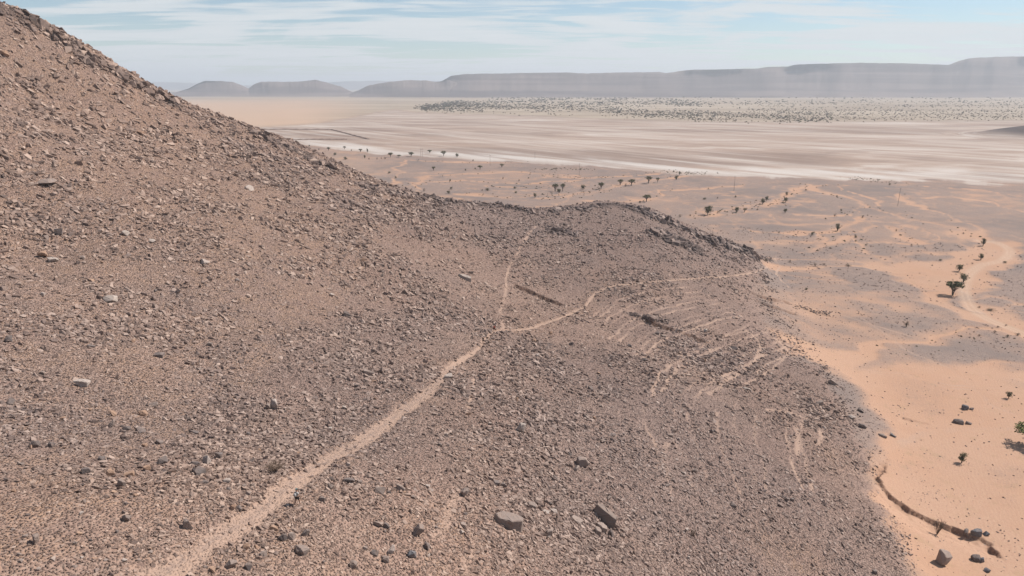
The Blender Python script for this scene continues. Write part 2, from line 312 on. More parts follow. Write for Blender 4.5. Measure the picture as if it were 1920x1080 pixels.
# ------------------------------------------------------------------ material helpers
class MT:
    def __init__(s, name):
        s.m = bpy.data.materials.new(name); s.m.use_nodes = True; s.n = s.m.node_tree.nodes; s.l = s.m.node_tree.links
        s.b = s.n['Principled BSDF']; s.b.inputs['Roughness'].default_value = .92; s.b.inputs['Specular IOR Level'].default_value = .12
    def put(s, sock, v):
        if isinstance(v, (int, float)): sock.default_value = v
        elif isinstance(v, tuple): sock.default_value = v if len(v) != 3 or sock.type == 'VECTOR' else v + (1,)
        else: s.l.new(v, sock)
    def math(s, op, a, b=0.0, c=None, clamp=False):
        n = s.n.new('ShaderNodeMath'); n.operation = op; n.use_clamp = clamp; s.put(n.inputs[0], a); s.put(n.inputs[1], b)
        if c is not None: s.put(n.inputs[2], c)
        return n.outputs[0]
    def mix(s, f, a, b, mode='MIX'):
        n = s.n.new('ShaderNodeMix'); n.data_type = 'RGBA'; n.blend_type = mode; n.clamp_factor = True
        s.put(n.inputs[0], f); s.put(n.inputs[6], a); s.put(n.inputs[7], b); return n.outputs[2]
    def attr(s, name, typ='GEOMETRY'):
        n = s.n.new('ShaderNodeAttribute'); n.attribute_name = name; n.attribute_type = typ; return n.outputs['Fac']
    def pos(s, sc=(1, 1, 1), rot=0.0, obj=False):
        if obj: o = s.n.new('ShaderNodeTexCoord').outputs['Object']
        else: o = s.n.new('ShaderNodeNewGeometry').outputs['Position']
        if rot:
            m0 = s.n.new('ShaderNodeMapping'); s.l.new(o, m0.inputs[0]); m0.inputs['Rotation'].default_value = (0, 0, rot); o = m0.outputs[0]
        m = s.n.new('ShaderNodeMapping'); s.l.new(o, m.inputs[0]); m.inputs['Scale'].default_value = sc; return m.outputs[0]
    def noise(s, vec, scale, det=3, rough=.55, dist=0.0):
        n = s.n.new('ShaderNodeTexNoise'); s.l.new(vec, n.inputs['Vector']); n.inputs['Scale'].default_value = scale
        n.inputs['Detail'].default_value = det; n.inputs['Roughness'].default_value = rough; n.inputs['Distortion'].default_value = dist; return n.outputs[0]
    def voro(s, vec, scale, out='Distance'):
        n = s.n.new('ShaderNodeTexVoronoi'); s.l.new(vec, n.inputs['Vector']); n.inputs['Scale'].default_value = scale; return n.outputs[out]
    def rng(s, v, a, b, c=0.0, d=1.0, smooth=True):
        n = s.n.new('ShaderNodeMapRange'); n.interpolation_type = 'SMOOTHSTEP' if smooth else 'LINEAR'; s.put(n.inputs[0], v)
        for i, q in enumerate((a, b, c, d)): n.inputs[i + 1].default_value = q
        return n.outputs[0]
    def sep(s, v):
        n = s.n.new('ShaderNodeSeparateColor'); s.l.new(v, n.inputs[0]); return n.outputs
    def bump(s, h, dist, strength=1.0, prev=None):
        n = s.n.new('ShaderNodeBump'); s.l.new(h, n.inputs['Height']); n.inputs['Distance'].default_value = dist; n.inputs['Strength'].default_value = strength
        if prev is not None: s.l.new(prev, n.inputs['Normal'])
        return n.outputs[0]
    def done(s, col, nrm=None):
        s.put(s.b.inputs['Base Color'], col)
        if nrm is not None: s.l.new(nrm, s.b.inputs['Normal'])
        return s.m
def flat(name, col, rough=.9, var=.25, sc=6.0):
    t = MT(name); v = t.noise(t.pos(obj=True), sc, 3); t.b.inputs['Roughness'].default_value = rough
    lo = tuple(c * (1 - var) for c in col); hi = tuple(min(1, c * (1 + var)) for c in col)
    return t.done(t.mix(t.rng(v, .3, .7), lo, hi))

def ground_material():
    t = MT('desert_ground'); P = t.pos()
    hill, sand_g, path, dark, salt, far, bank, rut, track, mound = [t.attr(k) for k in ('hill', 'gravel', 'path', 'dark', 'salt', 'far', 'bank', 'rut', 'track', 'mound')]
    n1 = t.noise(P, .035, 4); n2 = t.noise(P, .3, 4); n3 = t.noise(P, 2.2, 4, .65); n4 = t.noise(P, .11, 3)
    cell = t.sep(t.voro(P, 4.2, 'Color')); cd = t.voro(P, 4.2); cell2 = t.sep(t.voro(P, 1.6, 'Color')); cd2 = t.voro(P, 1.6)
    # sand
    sand = t.mix(t.rng(n1, .35, .65), (.385, .232, .152), (.392, .250, .172))
    sand = t.mix(t.rng(n3, .3, .75), sand, (0.352, 0.207, 0.142))
    sand = t.mix(t.math('MULTIPLY', t.rng(n2, .56, .72), .35), sand, (0.288, 0.193, 0.113))
    # plain gravel
    grav = t.mix(t.rng(n2, .3, .7), (0.218, 0.157, 0.130), (0.262, 0.190, 0.155))
    grav = t.mix(t.rng(cell[0], .55, .95), grav, (0.154, 0.115, 0.102))
    grav = t.mix(t.math('MULTIPLY', t.rng(t.noise(t.pos(), .012, 5, .6), .45, .62), .8), grav, (0.162, 0.128, 0.115))
    gm = t.math('ADD', sand_g, t.math('MULTIPLY', t.math('SUBTRACT', n3, .5), .55))
    gm = t.math('ADD', gm, t.math('MULTIPLY', t.math('SUBTRACT', n2, .5), .35))
    col = t.mix(t.rng(gm, .05, .98), sand, grav)
    peb = t.math('MULTIPLY', t.rng(cell2[1], .90, .93), t.rng(cd2, .33, .2))
    col = t.mix(t.math('MULTIPLY', peb, t.rng(sand_g, .05, .3)), col, (0.105, 0.082, 0.079))
    # vehicle track
    col = t.mix(t.math('MULTIPLY', track, .45), col, (0.402, 0.280, 0.204)); col = t.mix(t.math('MULTIPLY', rut, .5), col, (0.434, 0.309, 0.229))
    # salt flat with wind drawn streaks
    S1 = t.pos((.0011, .012, 1), R(50)); s1 = t.noise(S1, 1.0, 6, .6, .5)
    S2 = t.pos((.0011, .0050, 1), R(6)); s2 = t.noise(S2, 1.2, 6, .62, 1.4)
    S3 = t.pos((.0016, .045, 1), R(52)); s3 = t.noise(S3, 1.0, 4, .6, .25)
    mud = t.mix(t.rng(s2, .35, .62), (0.205, 0.144, 0.114), (0.322, 0.235, 0.185))
    pat = t.rng(t.noise(t.pos((.003, .006, 1), R(30)), 1.0, 5, .6, .8), .35, .65, .25, 1.0)
    sal = t.mix(t.math('MULTIPLY', t.math('MULTIPLY', t.rng(s1, .40, .62), .9), pat), mud, (0.381, 0.308, 0.262))
    sal = t.mix(t.math('MULTIPLY', t.rng(s2, .53, .66), .75), sal, (0.431, 0.373, 0.332))
    sal = t.mix(t.math('MULTIPLY', t.math('MULTIPLY', t.rng(s3, .52, .66), .6), pat), sal, (0.464, 0.414, 0.372))
    sal = t.mix(t.math('MULTIPLY', t.rng(s3, .47, .36), .28), sal, (0.217, 0.153, 0.122))
    edge = t.attr('saltedge')
    sal = t.mix(t.math('MULTIPLY', edge, t.rng(t.noise(t.pos((.004, .03, 1), R(50)), 1.0, 5), .34, .6, 0, .9)), sal, (0.456, 0.410, 0.376))
    sm = t.math('ADD', salt, t.math('MULTIPLY', t.math('SUBTRACT', t.noise(t.pos((.01, .04, 1), R(50)), 1.0, 5), .5), .9))
    col = t.mix(t.rng(sm, .4, .62), col, sal)
    farc = t.mix(t.rng(t.noise(t.pos((.0008, .0045, 1)), 1.0, 6, .65, .5), .38, .62), (.245, .185, .135), (.345, .275, .21))
    col = t.mix(far, col, farc)
    warm = t.attr('warm'); col = t.mix(warm, col, (0.402, 0.276, 0.196))
    col = t.mix(mound, col, (0.069, 0.051, 0.048))
    # stony hillside
    soil = t.mix(t.rng(n4, .35, .65), (0.274, 0.194, 0.161), (0.314, 0.216, 0.175))
    soil = t.mix(t.rng(n1, .35, .68), soil, (0.262, 0.178, 0.146))
    sandy = t.attr('sandy'); soil = t.mix(t.math('MULTIPLY', sandy, t.rng(n2, .35, .65)), soil, (0.309, 0.206, 0.151))
    soil = t.mix(t.rng(cell[0], .45, .9), soil, (0.165, 0.114, 0.096)); soil = t.mix(t.rng(cell[1], .8, .95), soil, (0.298, 0.218, 0.180))
    soil = t.mix(t.math('MULTIPLY', t.rng(n3, .55, .75), .6), soil, (0.153, 0.111, 0.100))
    soil = t.mix(t.math('MULTIPLY', dark, .75), soil, (0.109, 0.083, 0.076))
    tone = t.attr('tone'); soil = t.mix(t.rng(tone, .2, .85), t.mix(1.0, soil, (.87, .875, .895), 'MULTIPLY'), t.mix(1.0, soil, (1.07, 1.02, .97), 'MULTIPLY'))
    hm = t.math('ADD', hill, t.math('MULTIPLY', t.math('SUBTRACT', n3, .5), .9))
    col = t.mix(t.rng(hm, .3, .7), col, soil)
    lane = t.attr('lane')
    pth = t.mix(t.math('MULTIPLY', lane, t.rng(n3, .35, .6)), t.mix(t.rng(n3, .3, .75), (0.382, 0.260, 0.196), (0.322, 0.223, 0.173)), (0.258, 0.185, 0.151))
    pm = t.math('ADD', path, t.math('MULTIPLY', t.math('SUBTRACT', n3, .5), .75))
    col = t.mix(t.math('MULTIPLY', t.rng(pm, .12, .8), .75), col, pth)
    col = t.mix(t.math('MULTIPLY', bank, t.rng(n3, .3, .6, .25, .8)), col, (.16, .085, .055))  # bank faces tinted darker, painting in the shade along the cut
    hgt = t.math('ADD', t.math('MULTIPLY', t.rng(cd, .6, .0), t.math('ADD', .15, t.math('MULTIPLY', hill, .85))), t.math('MULTIPLY', n3, .6))
    near = t.attr('near')
    wv = t.n.new('ShaderNodeTexWave'); t.l.new(t.pos((1, 1, 1), R(25)), wv.inputs['Vector']); wv.inputs['Scale'].default_value = .35; wv.inputs['Distortion'].default_value = 6; wv.inputs['Detail'].default_value = 3
    hgt = t.math('ADD', hgt, t.math('MULTIPLY', wv.outputs[0], t.math('MULTIPLY', t.math('SUBTRACT', 1.0, hill), .16)))
    bmp = t.n.new('ShaderNodeBump'); t.l.new(hgt, bmp.inputs['Height']); bmp.inputs['Distance'].default_value = .3
    rough_k = t.math('MULTIPLY', near, t.math('ADD', .3, t.math('MULTIPLY', hill, t.math('SUBTRACT', .7, t.math('MULTIPLY', path, .5)))))
    t.l.new(rough_k, bmp.inputs['Strength'])
    return t.done(col, bmp.outputs[0])
M = {}
M['ground'] = ground_material()
def stone_material(name, lo, mid, hi, inst=True):
    t = MT(name)
    oi = t.n.new('ShaderNodeObjectInfo').outputs['Random']
    n = t.noise(t.pos(), 1.7, 4, .65); n2 = t.noise(t.pos(), 9.0, 3, .6)
    rmp = t.n.new('ShaderNodeValToRGB'); t.l.new(oi, rmp.inputs[0]); e = rmp.color_ramp.elements
    e[0].position = 0; e[0].color = lo + (1,); e[1].position = 1; e[1].color = hi + (1,); q = e.new(.5); q.color = mid + (1,)
    col = t.mix(t.math('MULTIPLY', t.rng(n, .4, .75), .45), rmp.outputs[0], (0.273, 0.186, 0.144))
    col = t.mix(t.math('MULTIPLY', t.rng(n2, .5, .8), .4), col, (0.081, 0.066, 0.062))
    if inst:
        tn = t.attr('tone', 'INSTANCER'); col = t.mix(t.rng(tn, .2, .85), t.mix(1.0, col, (.88, .885, .91), 'MULTIPLY'), t.mix(1.0, col, (1.07, 1.02, .97), 'MULTIPLY'))
    return t.done(col, t.bump(n2, .06, .7))
M['stone'] = stone_material('stone_brown', (0.121, 0.089, 0.078), (0.230, 0.169, 0.144), (0.380, 0.292, 0.246))
M['stone_dark'] = stone_material('stone_dark', (0.069, 0.054, 0.051), (0.121, 0.093, 0.085), (0.210, 0.161, 0.142))
M['rock_grey'] = stone_material('rock_grey', (.195, .152, .132), (.24, .187, .162), (.285, .222, .19), False)
M['rock_dark'] = stone_material('rock_dark', (.115, .095, .09), (.15, .122, .112), (.185, .15, .137), False)
M['rock_pale'] = stone_material('rock_pale', (0.324, 0.267, 0.233), (0.357, 0.296, 0.262), (0.389, 0.328, 0.283), False)
M['rock_blue'] = stone_material('rock_blue', (0.115, 0.111, 0.119), (0.139, 0.136, 0.143), (0.172, 0.164, 0.168), False)
M['rock_rust'] = stone_material('rock_rust', (0.289, 0.182, 0.128), (0.321, 0.206, 0.145), (0.353, 0.231, 0.162), False)

def tag(o, label=None, cat=None, group=None, kind=None):
    if label: o['label'] = label
    if cat: o['category'] = cat
    if group: o['group'] = group
    if kind: o['kind'] = kind
    return o
def mesh_obj(name, verts, faces, mat, parent=None, smooth=False):
    me = bpy.data.meshes.new(name); me.from_pydata([tuple(v) for v in verts], [], faces); me.update()
    if mat: me.materials.append(mat)
    if smooth: me.shade_smooth()
    o = bpy.data.objects.new(name, me); C.objects.link(o); o.parent = parent
    return o
def empty(name, loc, rz=0.0):
    o = bpy.data.objects.new(name, None); o.location = loc; o.rotation_euler = (0, 0, rz); o.empty_display_size = .3; C.objects.link(o); return o
def shared(name, me, parent=None, loc=(0, 0, 0)):
    o = bpy.data.objects.new(name, me); C.objects.link(o); o.parent = parent; o.location = loc; return o

# ------------------------------------------------------------------ ground mesh (one sheet, finer near, split where the surface changes)
th = np.concatenate([np.linspace(-math.pi, R(-44), 46)[:-1], np.linspace(R(-44), R(44), 860), np.linspace(R(44), math.pi, 46)[1:]])
rr = [1.0, 6, 14, 22, 28]; q = 32.0
while q < 26000:
    rr.append(q)
    q *= 1.0026 if 38 < q < 400 else (1.03 if q <= 38 else (1.008 if q < 1300 else (1.016 if q < 4000 else 1.05)))
rr = np.array(rr)
TH, RR = np.meshgrid(th, rr); X = (RR * np.sin(TH)).ravel(); Y = (RR * np.cos(TH)).ravel()
Z, FE = features(X, Y)
nr, nt = RR.shape; rad = RR.ravel()
def pline(*pts): return np.array([(lambda d: d[:2] * (-CAMZ / d[2]))(ray(*p)) for p in pts])
SALT_NEAR = smooth_line(pline((300, 262), (380, 264), (480, 267), (560, 272), (650, 281), (760, 290), (960, 303), (1100, 312), (1180, 318), (1300, 328), (1500, 336), (1700, 336), (1830, 340), (1950, 341)))
SALT_FAR = smooth_line(pline((300, 250), (380, 244), (480, 238), (600, 230), (680, 216), (740, 206), (800, 212), (960, 216), (1100, 222), (1300, 228), (1500, 229), (1950, 226)))
def side(L):      # +1 beyond the line (as seen from the camera azimuth), interpolated in polar form, soft
    a = np.arctan2(L[:, 0], L[:, 1]); d = np.hypot(L[:, 0], L[:, 1]); o = np.argsort(a)
    return np.interp(TH.ravel(), a[o], d[o])
dn, df = side(SALT_NEAR), side(SALT_FAR)
dn = dn * (1 + .03 * fbm(TH.ravel() * 34, rad * 0 + 2, 121, 5, .6) + .03 * fbm(X / 60, Y / 60, 123, 3))
salt = sstep(.93, 1.05, rad / dn) * (1 - sstep(.93, 1.05, rad / df))
saltedge = np.exp(-((rad / dn - 1.06) / .07) ** 2) * np.clip(salt * 2, 0, 1)
far = sstep(.95, 1.06, rad / df)
warm = far * sstep(-.17, -.30, TH.ravel()) * sstep(6500, 3500, rad) * (1.0 + .3 * fbm(X / 300, Y / 500, 8, 3)) + sstep(-.14, -.34, TH.ravel()) * sstep(1.02, .80, rad / dn) * sstep(480, 600, rad) * .35
mound = np.clip(2.6 * np.exp(-((X - 975) / 85) ** 2 - ((Y - 1315) / 85) ** 2) - .35 + .15 * fbm(X / 30, Y / 30, 5, 2), 0, 1) * (rad > 900)
sandy = np.zeros(X.shape)
for (u, v, s, k) in ((120, 960, 9, 1), (30, 1000, 8, .9), (520, 1030, 6, .8), (850, 990, 7, .9), (1480, 1050, 7, 1), (260, 640, 8, .5), (60, 660, 8, .7), (820, 640, 7, .5), (280, 380, 14, .7), (150, 250, 20, .5), (1560, 860, 5, .8), (650, 430, 16, .5), (900, 830, 7, .6), (760, 1060, 6, .7)):
    p = at0(u, v); sandy = np.maximum(sandy, k * np.exp(-((X - p[0]) ** 2 + (Y - p[1]) ** 2) / s ** 2))
sandy = np.maximum(sandy, .8 * sstep(6, .5, np.abs(FE['trail_d'])) * FE['hill'])
near = sstep(700, 250, rad)
tone = .5 + .22 * fbm(X / 45, Y / 45, 111, 4, .6) + .16 * fbm(X / 12, Y / 12, 113, 3)
for (u, v, sg, k) in ((200, 200, 45, .30), (60, 330, 35, .18), (330, 330, 30, .15), (980, 410, 45, -.42), (1150, 400, 40, -.35), (1330, 450, 25, -.3), (1450, 960, 28, -.32), (1250, 900, 22, -.2), (1000, 560, 25, .1), (620, 740, 22, -.18), (120, 960, 14, .3), (760, 1040, 14, .25), (1100, 700, 25, -.12), (350, 560, 20, -.1), (1500, 1060, 9, .3)):
    p = at0(u, v); tone += .85 * k * np.exp(-((X - p[0]) ** 2 + (Y - p[1]) ** 2) / sg ** 2)
tone = np.clip(tone, 0, 1); FE['tone'] = tone
verts = np.stack([X, Y, Z], 1).astype(np.float32)
i0 = (np.arange(nr - 1)[:, None] * nt + np.arange(nt - 1)[None]).ravel()
quads = np.stack([i0, i0 + 1, i0 + nt + 1, i0 + nt], 1)[:, ::-1]
fc = lambda a: a[quads].mean(1)
nrm = np.zeros((len(verts), 3)); e1 = verts[quads[:, 2]] - verts[quads[:, 0]]; e2 = verts[quads[:, 3]] - verts[quads[:, 1]]; fn = np.cross(e1, e2)
for k in range(4): np.add.at(nrm, quads[:, k], fn)
nrm /= np.linalg.norm(nrm, axis=1)[:, None] + 1e-12
NZ = nrm
cls = np.zeros(len(quads), int)
cls[fc(salt) > .5] = 1; cls[fc(far) > .5] = 2; cls[fc(FE['hill']) > .5] = 3; cls[fc(FE['track']) > .5] = 4
cls[(fc(FE['trail_core'].astype(float)) > .5)] = 5
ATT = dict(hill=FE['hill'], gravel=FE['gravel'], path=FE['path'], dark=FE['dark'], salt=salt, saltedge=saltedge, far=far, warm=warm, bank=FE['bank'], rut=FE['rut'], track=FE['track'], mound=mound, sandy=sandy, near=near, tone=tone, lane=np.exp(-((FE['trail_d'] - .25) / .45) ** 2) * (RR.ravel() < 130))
names = [('ground', 'grey gravel and orange sand plain of the desert floor'), ('salt_flat', 'pale streaked salt flat across the middle of the plain'), ('scrub_plain', 'cream plain dotted with scrub below the distant mesas'),
         ('hillside', 'stony brown hillside falling from upper left to the sand'), ('dirt_road', 'curving sandy vehicle track at the right edge'), ('footpath', 'pale dirt footpath running diagonally over the stony slope')]
for k, (nm, lb) in enumerate(names):
    q = quads[cls == k]; ids, inv = np.unique(q.ravel(), return_inverse=True)
    me = bpy.data.meshes.new(nm); me.vertices.add(len(ids)); me.loops.add(q.size); me.polygons.add(len(q))
    me.vertices.foreach_set('co', verts[ids].ravel()); me.loops.foreach_set('vertex_index', inv.astype(np.int32).ravel())
    me.polygons.foreach_set('loop_start', np.arange(0, q.size, 4, dtype=np.int32)); me.update(calc_edges=True)
    for a, val in ATT.items():
        at_ = me.attributes.new(a, 'FLOAT', 'POINT'); at_.data.foreach_set('value', val[ids].astype(np.float32))
    me.shade_smooth(); me.normals_split_custom_set_from_vertices(nrm[ids].tolist())
    me.materials.append(M['ground'])
    o = bpy.data.objects.new(nm, me); C.objects.link(o); tag(o, lb, nm.replace('_', ' '), kind='structure')
Zg = Z.reshape(nr, nt)
def grid_h(x, y):
    t = np.arctan2(x, y); r = np.hypot(x, y); j = np.clip(np.searchsorted(th, t) - 1, 0, nt - 2); i = np.clip(np.searchsorted(rr, r) - 1, 0, nr - 2)
    a = np.clip((t - th[j]) / (th[j + 1] - th[j]), 0, 1); b = np.clip((r - rr[i]) / (rr[i + 1] - rr[i]), 0, 1)
    return (Zg[i, j] * (1 - a) + Zg[i, j + 1] * a) * (1 - b) + (Zg[i + 1, j] * (1 - a) + Zg[i + 1, j + 1] * a) * b
def grid_f(x, y):
    t = np.arctan2(x, y); r = np.hypot(x, y); j = np.clip(np.searchsorted(th, t), 0, nt - 1); i = np.clip(np.searchsorted(rr, r), 0, nr - 1); k = i * nt + j
    return {n_: FE[n_][k] for n_ in ('hill', 'path', 'dark', 'gravel', 'track', 'bank', 'tone')}
def at(u, v):
    return Vector(hit(u, v, grid_h))
def hz(x, y): return grid_h(np.atleast_1d(np.asarray(x, float)), np.atleast_1d(np.asarray(y, float)))
def normal_at(x, y, e=1.2):
    q = grid_h(np.array([x + e, x - e, x, x]), np.array([y, y, y + e, y - e]))
    return Vector((-(q[0] - q[1]) / 2 / e, -(q[2] - q[3]) / 2 / e, 1)).normalized()

# ------------------------------------------------------------------ mesas
def rock_strata():
    t = MT('mesa_rock'); P = t.pos(); sx = t.n.new('ShaderNodeSeparateXYZ'); t.l.new(P, sx.inputs[0])
    b = t.noise(t.pos((.0005, .0005, .022)), 1.0, 5, .6, .4); n = t.noise(t.pos((.0022, .0012, .005)), 1.0, 5, .65)
    c = t.mix(t.rng(b, .42, .58), (.095, .072, .068), (.165, .125, .112)); c = t.mix(t.rng(n, .45, .65, 0, .6), c, (.105, .08, .074))
    return t.done(c)
M['mesa'] = rock_strata()
def mesa(name, label, sil, D, depth, foot, seed, cliff=.25, n=260):
    """sil: silhouette points; a plateau whose rim stands at distance D, its talus foot `foot` metres nearer"""
    us = np.linspace(sil[0][0], sil[-1][0], n); vv = np.interp(us, [p[0] for p in sil], [p[1] for p in sil])
    vv = vv + fbm(us / 9.0, us * 0 + seed, seed, 3) * .7
    rows = [(-1.0, 0), (-.86, .02), (-.72, .06), (-.56, .13), (-.42, .24), (-.3, .38), (-.2, .53), (-.12, .67), (-.07, 1 - cliff), (-.035, 1 - cliff * .45), (0, 1.0), (.25, .99), (.7, .97), (1.0, .5), (1.3, 0)]
    V = []
    d = np.array([ray(u, v) for u, v in zip(us, vv)]); tx = d[:, 0] / d[:, 1]; ht = CAMZ + d[:, 2] / d[:, 1] * D
    for j, (f, hf) in enumerate(rows):
        rid = (1 - np.abs(fbm(us / 16.0, us * 0 + f * 2.2 + seed, seed + 3, 4, .65)) * 2) * .10 + fbm(us / 70.0, us * 0 + f * .5 + seed, seed + 5, 2) * 1.4
        dist = D + (foot * f if f < 0 else depth * f) + (rid * foot * .16 * (1 - abs(f + .3)) if -1 < f < 0 else rid * 40)
        h = ht * hf
        if 0 < hf < 1: h = h * (1 + .05 * fbm(us / 22.0, us * 0 + f * 5.0, seed + 9, 3))
        V += list(zip((tx * dist).tolist(), dist.tolist(), (np.maximum(h, -4) if hf > 0 else h * 0 - 4).tolist()))
    nf = len(us); Fc = [(j * nf + i, j * nf + i + 1, (j + 1) * nf + i + 1, (j + 1) * nf + i) for j in range(len(rows) - 1) for i in range(nf - 1)]
    o = mesh_obj(name, V, Fc, M['mesa'], None, True); tag(o, label, 'mesa', 'distant mesas', 'structure'); return o
mesa('mesa', 'long flat-topped mesa filling the right horizon', [(800, 170), (815, 160), (830, 151), (846, 142), (870, 139), (930, 138), (1000, 136.5), (1060, 136), (1100, 137.5), (1160, 136), (1235, 135), (1250, 137), (1290, 131), (1420, 128.5), (1440, 125.5), (1478, 124.5), (1490, 121), (1530, 119.5), (1620, 117.5), (1700, 119), (1780, 121.5), (1800, 113), (1815, 109.5), (1860, 107), (1920, 105.5), (2060, 104), (2200, 108)], 6900, 2500, 1300, 5, n=420)
mesa('hill', 'low rounded hills stepping down from the long mesa', [(655, 177), (672, 170), (692, 160), (720, 155), (745, 152), (770, 150), (800, 151), (815, 154), (840, 150), (860, 156), (900, 166), (930, 172)], 6700, 1200, 1000, 11, .1)
mesa('hill', 'pair of grey hills on the left horizon, flat one first', [(300, 177), (330, 174), (352, 167), (372, 156), (384, 151.5), (415, 152), (438, 154), (452, 159), (466, 166), (476, 158), (490, 153), (530, 153.5), (560, 153), (580, 151), (592, 149.5), (606, 153), (624, 158), (640, 163), (655, 171), (668, 177)], 7100, 1200, 1000, 15, .12)
mesa('ridge', 'faintest pale ridge behind the left horizon hills', [(60, 158), (200, 155), (300, 154), (350, 155), (400, 158), (470, 160), (560, 158), (640, 153), (700, 151.5), (760, 152), (840, 152), (1000, 150), (1300, 148)], 19000, 2500, 1500, 19, .2)

# ------------------------------------------------------------------ stones
def rock_mesh(name, seed, dims, npts=14, cut=.0, sub=False, mat=None, rough=.06):
    rs = random.Random(seed); bm = bmesh.new()
    for i in range(npts):
        while True:
            p = Vector((rs.uniform(-1, 1), rs.uniform(-1, 1), rs.uniform(-1, 1)))
            if .72 < max(abs(p.x), abs(p.y), abs(p.z)) and p.length < 1.5: break
        bm.verts.new((p.x * dims[0] / 2, p.y * dims[1] / 2, p.z * dims[2] / 2))
    bmesh.ops.convex_hull(bm, input=bm.verts)
    bmesh.ops.delete(bm, geom=[v for v in bm.verts if not v.link_faces], context='VERTS')
    if sub:
        bmesh.ops.bevel(bm, geom=bm.edges[:] , offset=min(dims) * .05, segments=1, affect='EDGES', clamp_overlap=True)
        bmesh.ops.triangulate(bm, faces=bm.faces[:])
        bmesh.ops.subdivide_edges(bm, edges=[e for e in bm.edges if e.calc_length() > min(dims) * .35], cuts=1, use_grid_fill=False)
        for v in bm.verts:
            v.co += Vector((rs.uniform(-1, 1), rs.uniform(-1, 1), rs.uniform(-1, 1))) * min(dims) * rough
    bmesh.ops.recalc_face_normals(bm, faces=bm.faces[:])
    me = bpy.data.meshes.new(name); bm.to_mesh(me); bm.free()
    if mat: me.materials.append(mat)
    return me
def proto_collection(name, mat, n, seed):
    col = bpy.data.collections.new(name)
    for i in range(n):
        rs = random.Random(seed + i)
        me = rock_mesh('stone_piece', seed + i, (1, rs.uniform(.55, .95), rs.uniform(.32, .7)), 12, mat=mat)
        col.objects.link(bpy.data.objects.new('stone_piece_%02d' % i, me))
    return col
def scatter(name, label, pts, rot, scl, idx, col, cat='stones', tone=None):
    me = bpy.data.meshes.new(name); me.vertices.add(len(pts)); me.vertices.foreach_set('co', np.asarray(pts, np.float32).ravel())
    for nm_, dt, dat, key in (('rot', 'FLOAT_VECTOR', rot, 'vector'), ('scl', 'FLOAT_VECTOR', scl, 'vector'), ('idx', 'INT', idx, 'value')):
        a = me.attributes.new(nm_, dt, 'POINT'); a.data.foreach_set(key, np.asarray(dat, np.int32 if dt == 'INT' else np.float32).ravel())
    if tone is not None: me.attributes.new('tone', 'FLOAT', 'POINT').data.foreach_set('value', np.asarray(tone, np.float32))
    o = bpy.data.objects.new(name, me); C.objects.link(o)
    g = bpy.data.node_groups.new(name + '_nodes', 'GeometryNodeTree')
    g.interface.new_socket('Geometry', in_out='INPUT', socket_type='NodeSocketGeometry'); g.interface.new_socket('Geometry', in_out='OUTPUT', socket_type='NodeSocketGeometry')
    gi = g.nodes.new('NodeGroupInput'); go = g.nodes.new('NodeGroupOutput'); ip = g.nodes.new('GeometryNodeInstanceOnPoints'); ci = g.nodes.new('GeometryNodeCollectionInfo')
    ci.inputs['Collection'].default_value = col; ci.inputs['Separate Children'].default_value = True; ci.inputs['Reset Children'].default_value = True
    def na(nm_, dt):
        n = g.nodes.new('GeometryNodeInputNamedAttribute'); n.data_type = dt; n.inputs['Name'].default_value = nm_; return n.outputs['Attribute']
    g.links.new(gi.outputs[0], ip.inputs['Points']); g.links.new(ci.outputs[0], ip.inputs['Instance']); ip.inputs['Pick Instance'].default_value = True
    g.links.new(na('idx', 'INT'), ip.inputs['Instance Index']); g.links.new(na('scl', 'FLOAT_VECTOR'), ip.inputs['Scale'])
    er = g.nodes.new('FunctionNodeEulerToRotation'); g.links.new(na('rot', 'FLOAT_VECTOR'), er.inputs[0]); g.links.new(er.outputs[0], ip.inputs['Rotation'])
    g.links.new(ip.outputs[0], go.inputs[0])
    md = o.modifiers.new('scatter', 'NODES'); md.node_group = g
    tag(o, label, cat, kind='stuff'); return o
def grid_normals(x, y):
    e = .9; zx = grid_h(x + e, y) - grid_h(x - e, y); zy = grid_h(x, y + e) - grid_h(x, y - e)
    n = np.stack([-zx / 2 / e, -zy / 2 / e, np.ones_like(x)], 1); return n / np.linalg.norm(n, axis=1)[:, None]
def orient(n, yaw, jit):
    n = n + rng.normal(0, jit, n.shape); n /= np.linalg.norm(n, axis=1)[:, None]
    c, s = np.cos(-yaw), np.sin(-yaw); nx = c * n[:, 0] - s * n[:, 1]; ny = s * n[:, 0] + c * n[:, 1]
    return np.stack([-np.arcsin(np.clip(ny, -1, 1)), np.arctan2(nx, n[:, 2]), yaw], 1)
